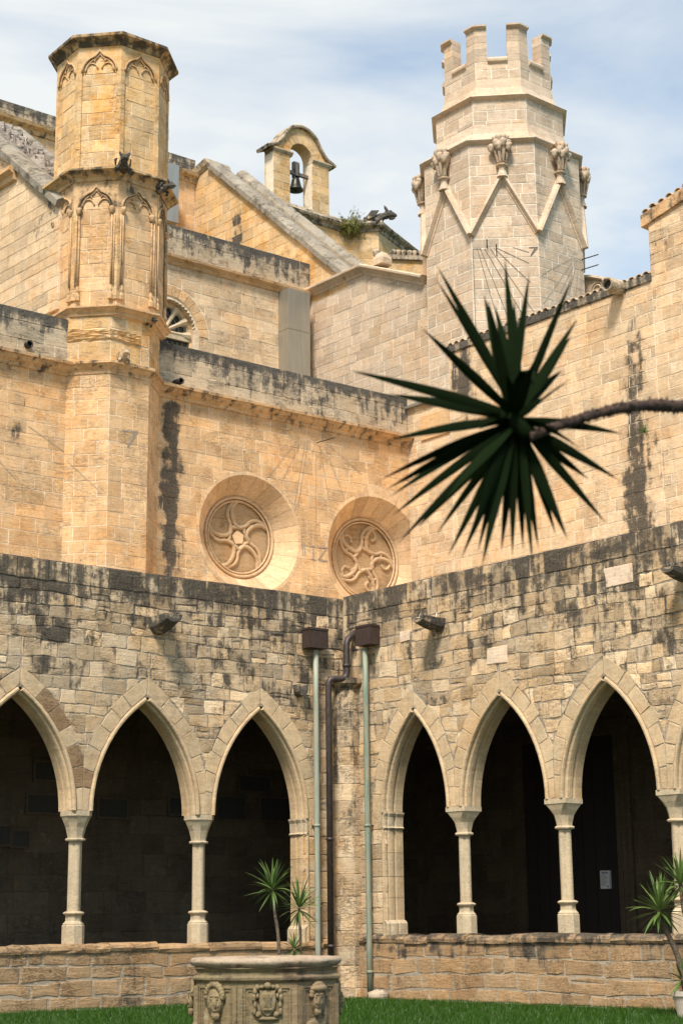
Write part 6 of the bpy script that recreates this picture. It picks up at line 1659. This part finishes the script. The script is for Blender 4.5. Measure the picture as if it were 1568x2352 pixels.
def yucca_head(par, c, r, n, wd, seed, mat='leaf', up=.25, axis=(0, 0, 1)):
    rr = random.Random(seed); c = np.array(c, float)
    for i in range(n):
        s = (i + .5) / n; el = math.radians(82 - 138 * s + rr.uniform(-8, 8)); az = i * 2.39996 + rr.uniform(-.25, .25)
        d = np.array([math.cos(el) * math.cos(az), math.cos(el) * math.sin(az), math.sin(el)]); L = r * rr.uniform(.82, 1.1) * (1 if s < .8 else .85)
        st = c + np.array([0, 0, r * .12 * (.5 - s)])
        leaf(par, st + d * r * .05, st + d * L, wd * rr.uniform(.85, 1.15), rr.uniform(.08, .42), mat, rr.uniform(-.4, .4), 5)
def trunk(par, pts, r0, r1, mat='bark', name='stem', rings=True):
    P = [np.array(p, float) for p in pts]; out = []; rad = []
    N = 22
    for i in range(N + 1):                      # Catmull-Rom through the points
        t = i / N * (len(P) - 1); k_ = min(int(t), len(P) - 2); f_ = t - k_
        a, b, c, d = P[max(k_ - 1, 0)], P[k_], P[k_ + 1], P[min(k_ + 2, len(P) - 1)]
        out.append(.5 * ((2 * b) + (-a + c) * f_ + (2 * a - 5 * b + 4 * c - d) * f_ ** 2 + (-a + 3 * b - 3 * c + d) * f_ ** 3)); rad.append((r0 + (r1 - r0) * i / N) * (1 + rnd.uniform(-.10, .12)))
    return mk(name, *tube(out, rad, 9)[:2], mat, par, None, True)
# two heads behind the well
yl = 27.0
hA, hB, hC = at(626, 2042, yl), at(687, 2086, yl + .25), at(676, 2180, yl - .1)
y1 = root('yucca_plant', (hA[0] + .1, yl, 0), 'green yucca with two leafy heads on thin stems standing behind the well', 'yucca')
trunk(y1, [(hA[0] + .16, yl, 0), (at(640, 2165, yl)), (at(632, 2100, yl)), hA], .030, .022); trunk(y1, [(hB[0] + .02, yl + .2, 0), at(690, 2160, yl + .2), at(688, 2120, yl + .2), hB], .026, .02); trunk(y1, [(hC[0], yl - .1, 0), hC], .03, .025)
yucca_head(y1, hA, .48, 46, .040, 3); yucca_head(y1, hB, .52, 44, .036, 4); yucca_head(y1, hC, .30, 22, .034, 5)
# potted yucca at the right edge
yr = 28.6
y2c = at(1580, 2340, yr)
y2 = root('yucca_plant', (y2c[0], yr, 0), 'potted yucca with spiky heads leaning over the low wall at the right edge', 'yucca')
h1, h2, h3 = at(1513, 2091, yr - .1), at(1562, 2032, yr + .1), at(1566, 2250, yr)
zpot = at(1560, 2276, yr)[2]
trunk(y2, [(y2c[0] - .0, yr, zpot - .1), at(1556, 2200, yr), at(1530, 2140, yr), h1], .055, .036); trunk(y2, [(y2c[0] + .05, yr, zpot - .1), at(1580, 2150, yr), at(1568, 2080, yr), h2], .05, .036)
trunk(y2, [(y2c[0] + .0, yr, zpot - .1), h3], .05, .04)
yucca_head(y2, h1, .62, 54, .052, 13); yucca_head(y2, h2, .60, 48, .052, 14); yucca_head(y2, h3, .40, 26, .045, 15)
pt_ = root('plant_pot', (y2c[0], yr, 0), 'ribbed cream plant pot holding the yucca at the lower right corner', 'plant pot')
xl = at(1541, 2280, yr)[0]; rp_ = y2c[0] - xl
V, F = [], []; n = 72; prof = [(rp_ * .66, .0), (rp_ * .74, zpot * .3), (rp_ * .86, zpot * .65), (rp_ * .94, zpot - .09), (rp_ * 1.0, zpot - .08), (rp_ * 1.0, zpot), (rp_ * .93, zpot), (rp_ * .90, zpot - .07)]
for i, (r, z) in enumerate(prof):
    for k_ in range(n): th = 2 * math.pi * k_ / n; q = 1 + (.014 * (1 if k_ % 2 else -1) if i < 4 else 0); V.append((y2c[0] + r * q * math.cos(th), yr + r * q * math.sin(th), z))
for i in range(len(prof) - 1):
    for k_ in range(n): F.append((i * n + k_, i * n + (k_ + 1) % n, (i + 1) * n + (k_ + 1) % n, (i + 1) * n + k_))
mk('pot_body', V, F, 'pot', pt_); mk('soil', V[-n:], [tuple(range(n))], 'soil', pt_)

# dark yucca close to the camera
yf = 7.6
bc_ = at(1195, 985, yf)
y3 = root('yucca_plant', (2.6, 8.4, 0), 'large dark out-of-focus yucca head on a drooping branch in front of the right wall', 'yucca')
B = [(2.6, 8.6, 0), (2.45, 8.5, 2.2), (2.15, 8.2, 3.6), np.array(at(1640, 960, yf + .5)), np.array(at(1540, 933, yf + .35)), np.array(at(1450, 934, yf + .2)), np.array(at(1370, 950, yf + .1)), np.array(at(1290, 975, yf - .02)), np.array(at(1215, 1003, yf - .1))]
def tr2():
    P = [np.array(p, float) for p in B]; out = []; rad = []; N = 150
    for i in range(N + 1):
        t = i / N * (len(P) - 1); k_ = min(int(t), len(P) - 2); f_ = t - k_
        a, b, c, d = P[max(k_ - 1, 0)], P[k_], P[k_ + 1], P[min(k_ + 2, len(P) - 1)]
        out.append(.5 * ((2 * b) + (-a + c) * f_ + (2 * a - 5 * b + 4 * c - d) * f_ ** 2 + (-a + 3 * b - 3 * c + d) * f_ ** 3)); rad.append((.045 - .021 * min(1, i / N * 1.3)) * (1 + rnd.uniform(-.14, .16)))
    mk('branch', *tube(out, rad, 9)[:2], 'branch', y3, None, True)
    a = Acc()
    for i in range(70, N - 1):                 # leaf scars and stubs along the branch
        for q in range(2):
            th = rnd.uniform(0, 6.28); o_ = np.array([0, math.cos(th), math.sin(th)]) * rad[i]; t_ = out[i + 1] - out[i]; t_ /= np.linalg.norm(t_)
            a.add(*tube([out[i] + o_ * .7, out[i] + o_ * 1.35 - t_ * .004], [.009, .003], 4))
    tag(a.mk('leaf_scars', 'branch', y3), kind='stuff')
tr2()
tips = [(1003, 610, 0.1), (1000, 640, 0.35), (970, 755, -0.05), (800, 850, 0), (885, 905, 0.15), (890, 1012, -0.1), (870, 1104, 0.25), (885, 1125, -0.05), (893, 1142, 0.1), (912, 1250, -0.1), (900, 1185, 0.3), (960, 1210, 0.3), (1028, 1278, 0.0), (1058, 1284, 0.12), (1096, 1270, 0.3), (1106, 1302, -0.1), (1176, 1280, 0.0), (1222, 1297, -0.12), (1236, 1262, 0.15), (1303, 1240, -0.05), (1276, 1230, 0.2), (1391, 1202, 0), (1350, 1100, 0.25), (1421, 1103, -0.1), (1430, 997, 0.1), (1252, 912, -0.3), (1326, 730, 0), (1315, 633, 0.1), (1215, 625, -0.05), (1158, 592, 0.05), (1110, 674, 0.3), (1120, 690, -0.2), (1290, 850, 0.3), (1312, 770, 0.25), (1135, 700, 0.3), (1180, 690, 0.35), (1020, 1150, -0.25), (1150, 1270, 0.1), (1000, 1230, 0.15), (1075, 1245, -0.2), (1200, 1262, 0.2)]
ctrs = np.array(at(1185, 965, yf))
for i, (x, y, dy) in enumerate(tips):
    tp = np.array(at(x, y, yf + dy))
    s = np.clip((y - 965) / 300, -1, 1); st = np.array(at(1183 + 14 * rnd.uniform(-1, 1) + (x - 1183) * .03, 962 + 22 * s, yf + dy * .08))
    L = np.linalg.norm(tp - st); view = st - EYE; view /= np.linalg.norm(view)
    leaf(y3, st, tp, .052 * rnd.uniform(.85, 1.2), rnd.uniform(.0, .10) if y > 900 else rnd.uniform(-.03, .05), 'leaf_dark', rnd.uniform(-.7, .7), 8, fold=.3, side=view)
mk('crown_core', *tube([at(1150, 950, yf), at(1180, 965, yf), at(1215, 1002, yf - .1)], [.025, .05, .035], 10)[:2], 'leaf_dark', y3, None, True)
for i in range(9):                            # young leaves pointing around the heart, one folded over
    th = rnd.uniform(0, 6.28); r = rnd.uniform(.12, .34); tp = ctrs + np.array([math.cos(th) * r, rnd.uniform(-.38, .1), math.sin(th) * r])
    leaf(y3, ctrs + np.array([0, 0, .0]), tp, .045, rnd.uniform(0, .3), 'leaf_dark', rnd.uniform(-1, 1), 6)
pts = [at(1170, 935, yf - .05), at(1190, 880, yf - .12), at(1205, 850, yf - .16), at(1222, 856, yf - .2), at(1224, 890, yf - .24)]
V, F = [], []
for i, p in enumerate(pts):
    w_ = (.045, .055, .05, .035, .004)[i]; d_ = np.array([1, 0, .15]) * w_ * .5; V += [tuple(p - d_), tuple(p + d_)]
mk('leaf', V, [(2 * i, 2 * i + 1, 2 * i + 3, 2 * i + 2) for i in range(4)], 'leaf_dark', y3, None, True)

# ------------------------------------------------------------------ weeds on walls
def weed(p, r, n, label, seed, mat='weed', hang=.0, dense=6, lf_=1.):
    rr = random.Random(seed); rt = root('wall_plant', p, label, 'weed'); a = Acc(); lf = Acc(); p = np.array(p, float)
    for i in range(n):
        d = np.array([rr.gauss(0, .55), rr.gauss(0, .5), abs(rr.gauss(.5, .4)) - hang * rr.random()]); d /= np.linalg.norm(d); L = r * rr.uniform(.5, 1.1); e = p + d * L; m_ = p + d * L * .5 + np.array([0, 0, .12 * L])
        a.add(*tube([p, m_, e], [.006, .004, .0015], 3, caps=False))
        for j in range(dense):
            s = rr.uniform(.3, 1); q = p + d * L * s + np.array([rr.gauss(0, .03), rr.gauss(0, .03), rr.gauss(.03, .03)]); v = np.array([rr.gauss(0, 1) for _ in range(3)]); v /= np.linalg.norm(v); w_ = np.cross(v, d); w_ /= (np.linalg.norm(w_) or 1)
            k_ = .05 * lf_ * rr.uniform(.6, 1.3); lf.add([tuple(q - w_ * k_ * .2), tuple(q + v * k_), tuple(q + w_ * k_ * .2)], [(0, 1, 2)])
    tag(a.mk('stems', mat, rt), kind='stuff'); tag(lf.mk('leaves', mat, rt), kind='stuff')
kx4 = P2.back(-.3).hit(807, 520); fq = F2.hit(806, 522, .2); weed(F2.P(fq[0], .25, fq[1]), .85, 150, 'bushy dry yellow-green weed growing on the apse cornice beside the bell gable', 5, hang=1.2, dense=16, lf_=2.2)
k4 = RU.hit(1479, 990, .02); weed(RU.P(k4[0], .02, k4[1]), .22, 26, 'small green weed rooted in a joint of the right tall wall', 6, 'leaf', .8)
for i, (px, py, r) in enumerate(((28, 318, .45), (60, 352, .3), (118, 398, .3))):
    k5 = P1.hit(px, py, -.9); weed(P1.P(k5[0], -.9, k5[1] - .2), r, 34, ['larger tuft of grass in the rubble gutter near the left edge', 'middle tuft of grass in the rubble gutter', 'lowest tuft of grass in the rubble gutter beside the turret'][i], 8 + i, 'leaf', 0)

# ------------------------------------------------------------------ lawn
rs = np.random.RandomState(4)
N = 88000
X = rs.uniform(-8.5, 11, N * 3); Y = 24.5 + (rs.rand(N * 3) ** 1.25) * 14
dA = (np.stack([X, Y], 1) - C0) @ LA.N; dB = (np.stack([X, Y], 1) - C0) @ RA.N
ok = (dA > .12) & (dB > .12) & (np.abs(X / Y) < .225)
far = (dA < .5) | (dB < .5); X, Y = X[ok][:N], Y[ok][:N]; N = len(X)
patch = .5 + .5 * np.sin(X * 1.7 + 2 * np.sin(Y * .9)) * np.sin(Y * 1.3 + X * .6)
H = (.055 + .055 * rs.rand(N) + .03 * patch) * (1 + .35 * (rs.rand(N) > .93)); th = rs.rand(N) * 6.283; ln = rs.rand(N) * .07 + .01; la = rs.rand(N) * 6.283; wd_ = .007 + .004 * rs.rand(N)
dx, dy = np.cos(th) * wd_ / 2, np.sin(th) * wd_ / 2; lx, ly = np.cos(la) * ln, np.sin(la) * ln; Z = np.full(N, -.03)
V = np.stack([np.stack([X - dx, Y - dy, Z], 1), np.stack([X + dx, Y + dy, Z], 1), np.stack([X - dx * .7 + lx * .35, Y - dy * .7 + ly * .35, Z + H * .6], 1), np.stack([X + dx * .7 + lx * .35, Y + dy * .7 + ly * .35, Z + H * .6], 1), np.stack([X + lx, Y + ly, Z + H], 1)], 1).reshape(-1, 3)
me = bpy.data.meshes.new('lawn_grass'); b = np.arange(N) * 5
tri = np.stack([b, b + 1, b + 3, b, b + 3, b + 2, b + 2, b + 3, b + 4], 1).reshape(-1)
me.vertices.add(len(V)); me.vertices.foreach_set('co', V.astype(np.float32).ravel()); me.loops.add(len(tri)); me.loops.foreach_set('vertex_index', tri.astype(np.int32))
me.polygons.add(len(tri) // 3); me.polygons.foreach_set('loop_start', np.arange(0, len(tri), 3, dtype=np.int32)); me.update(calc_edges=True)
me.materials.append(M['grass']); o = bpy.data.objects.new('lawn_grass', me); COL.objects.link(o)
tag(o, 'long green grass of the cloister lawn at the foot of the low walls', 'grass', kind='stuff')
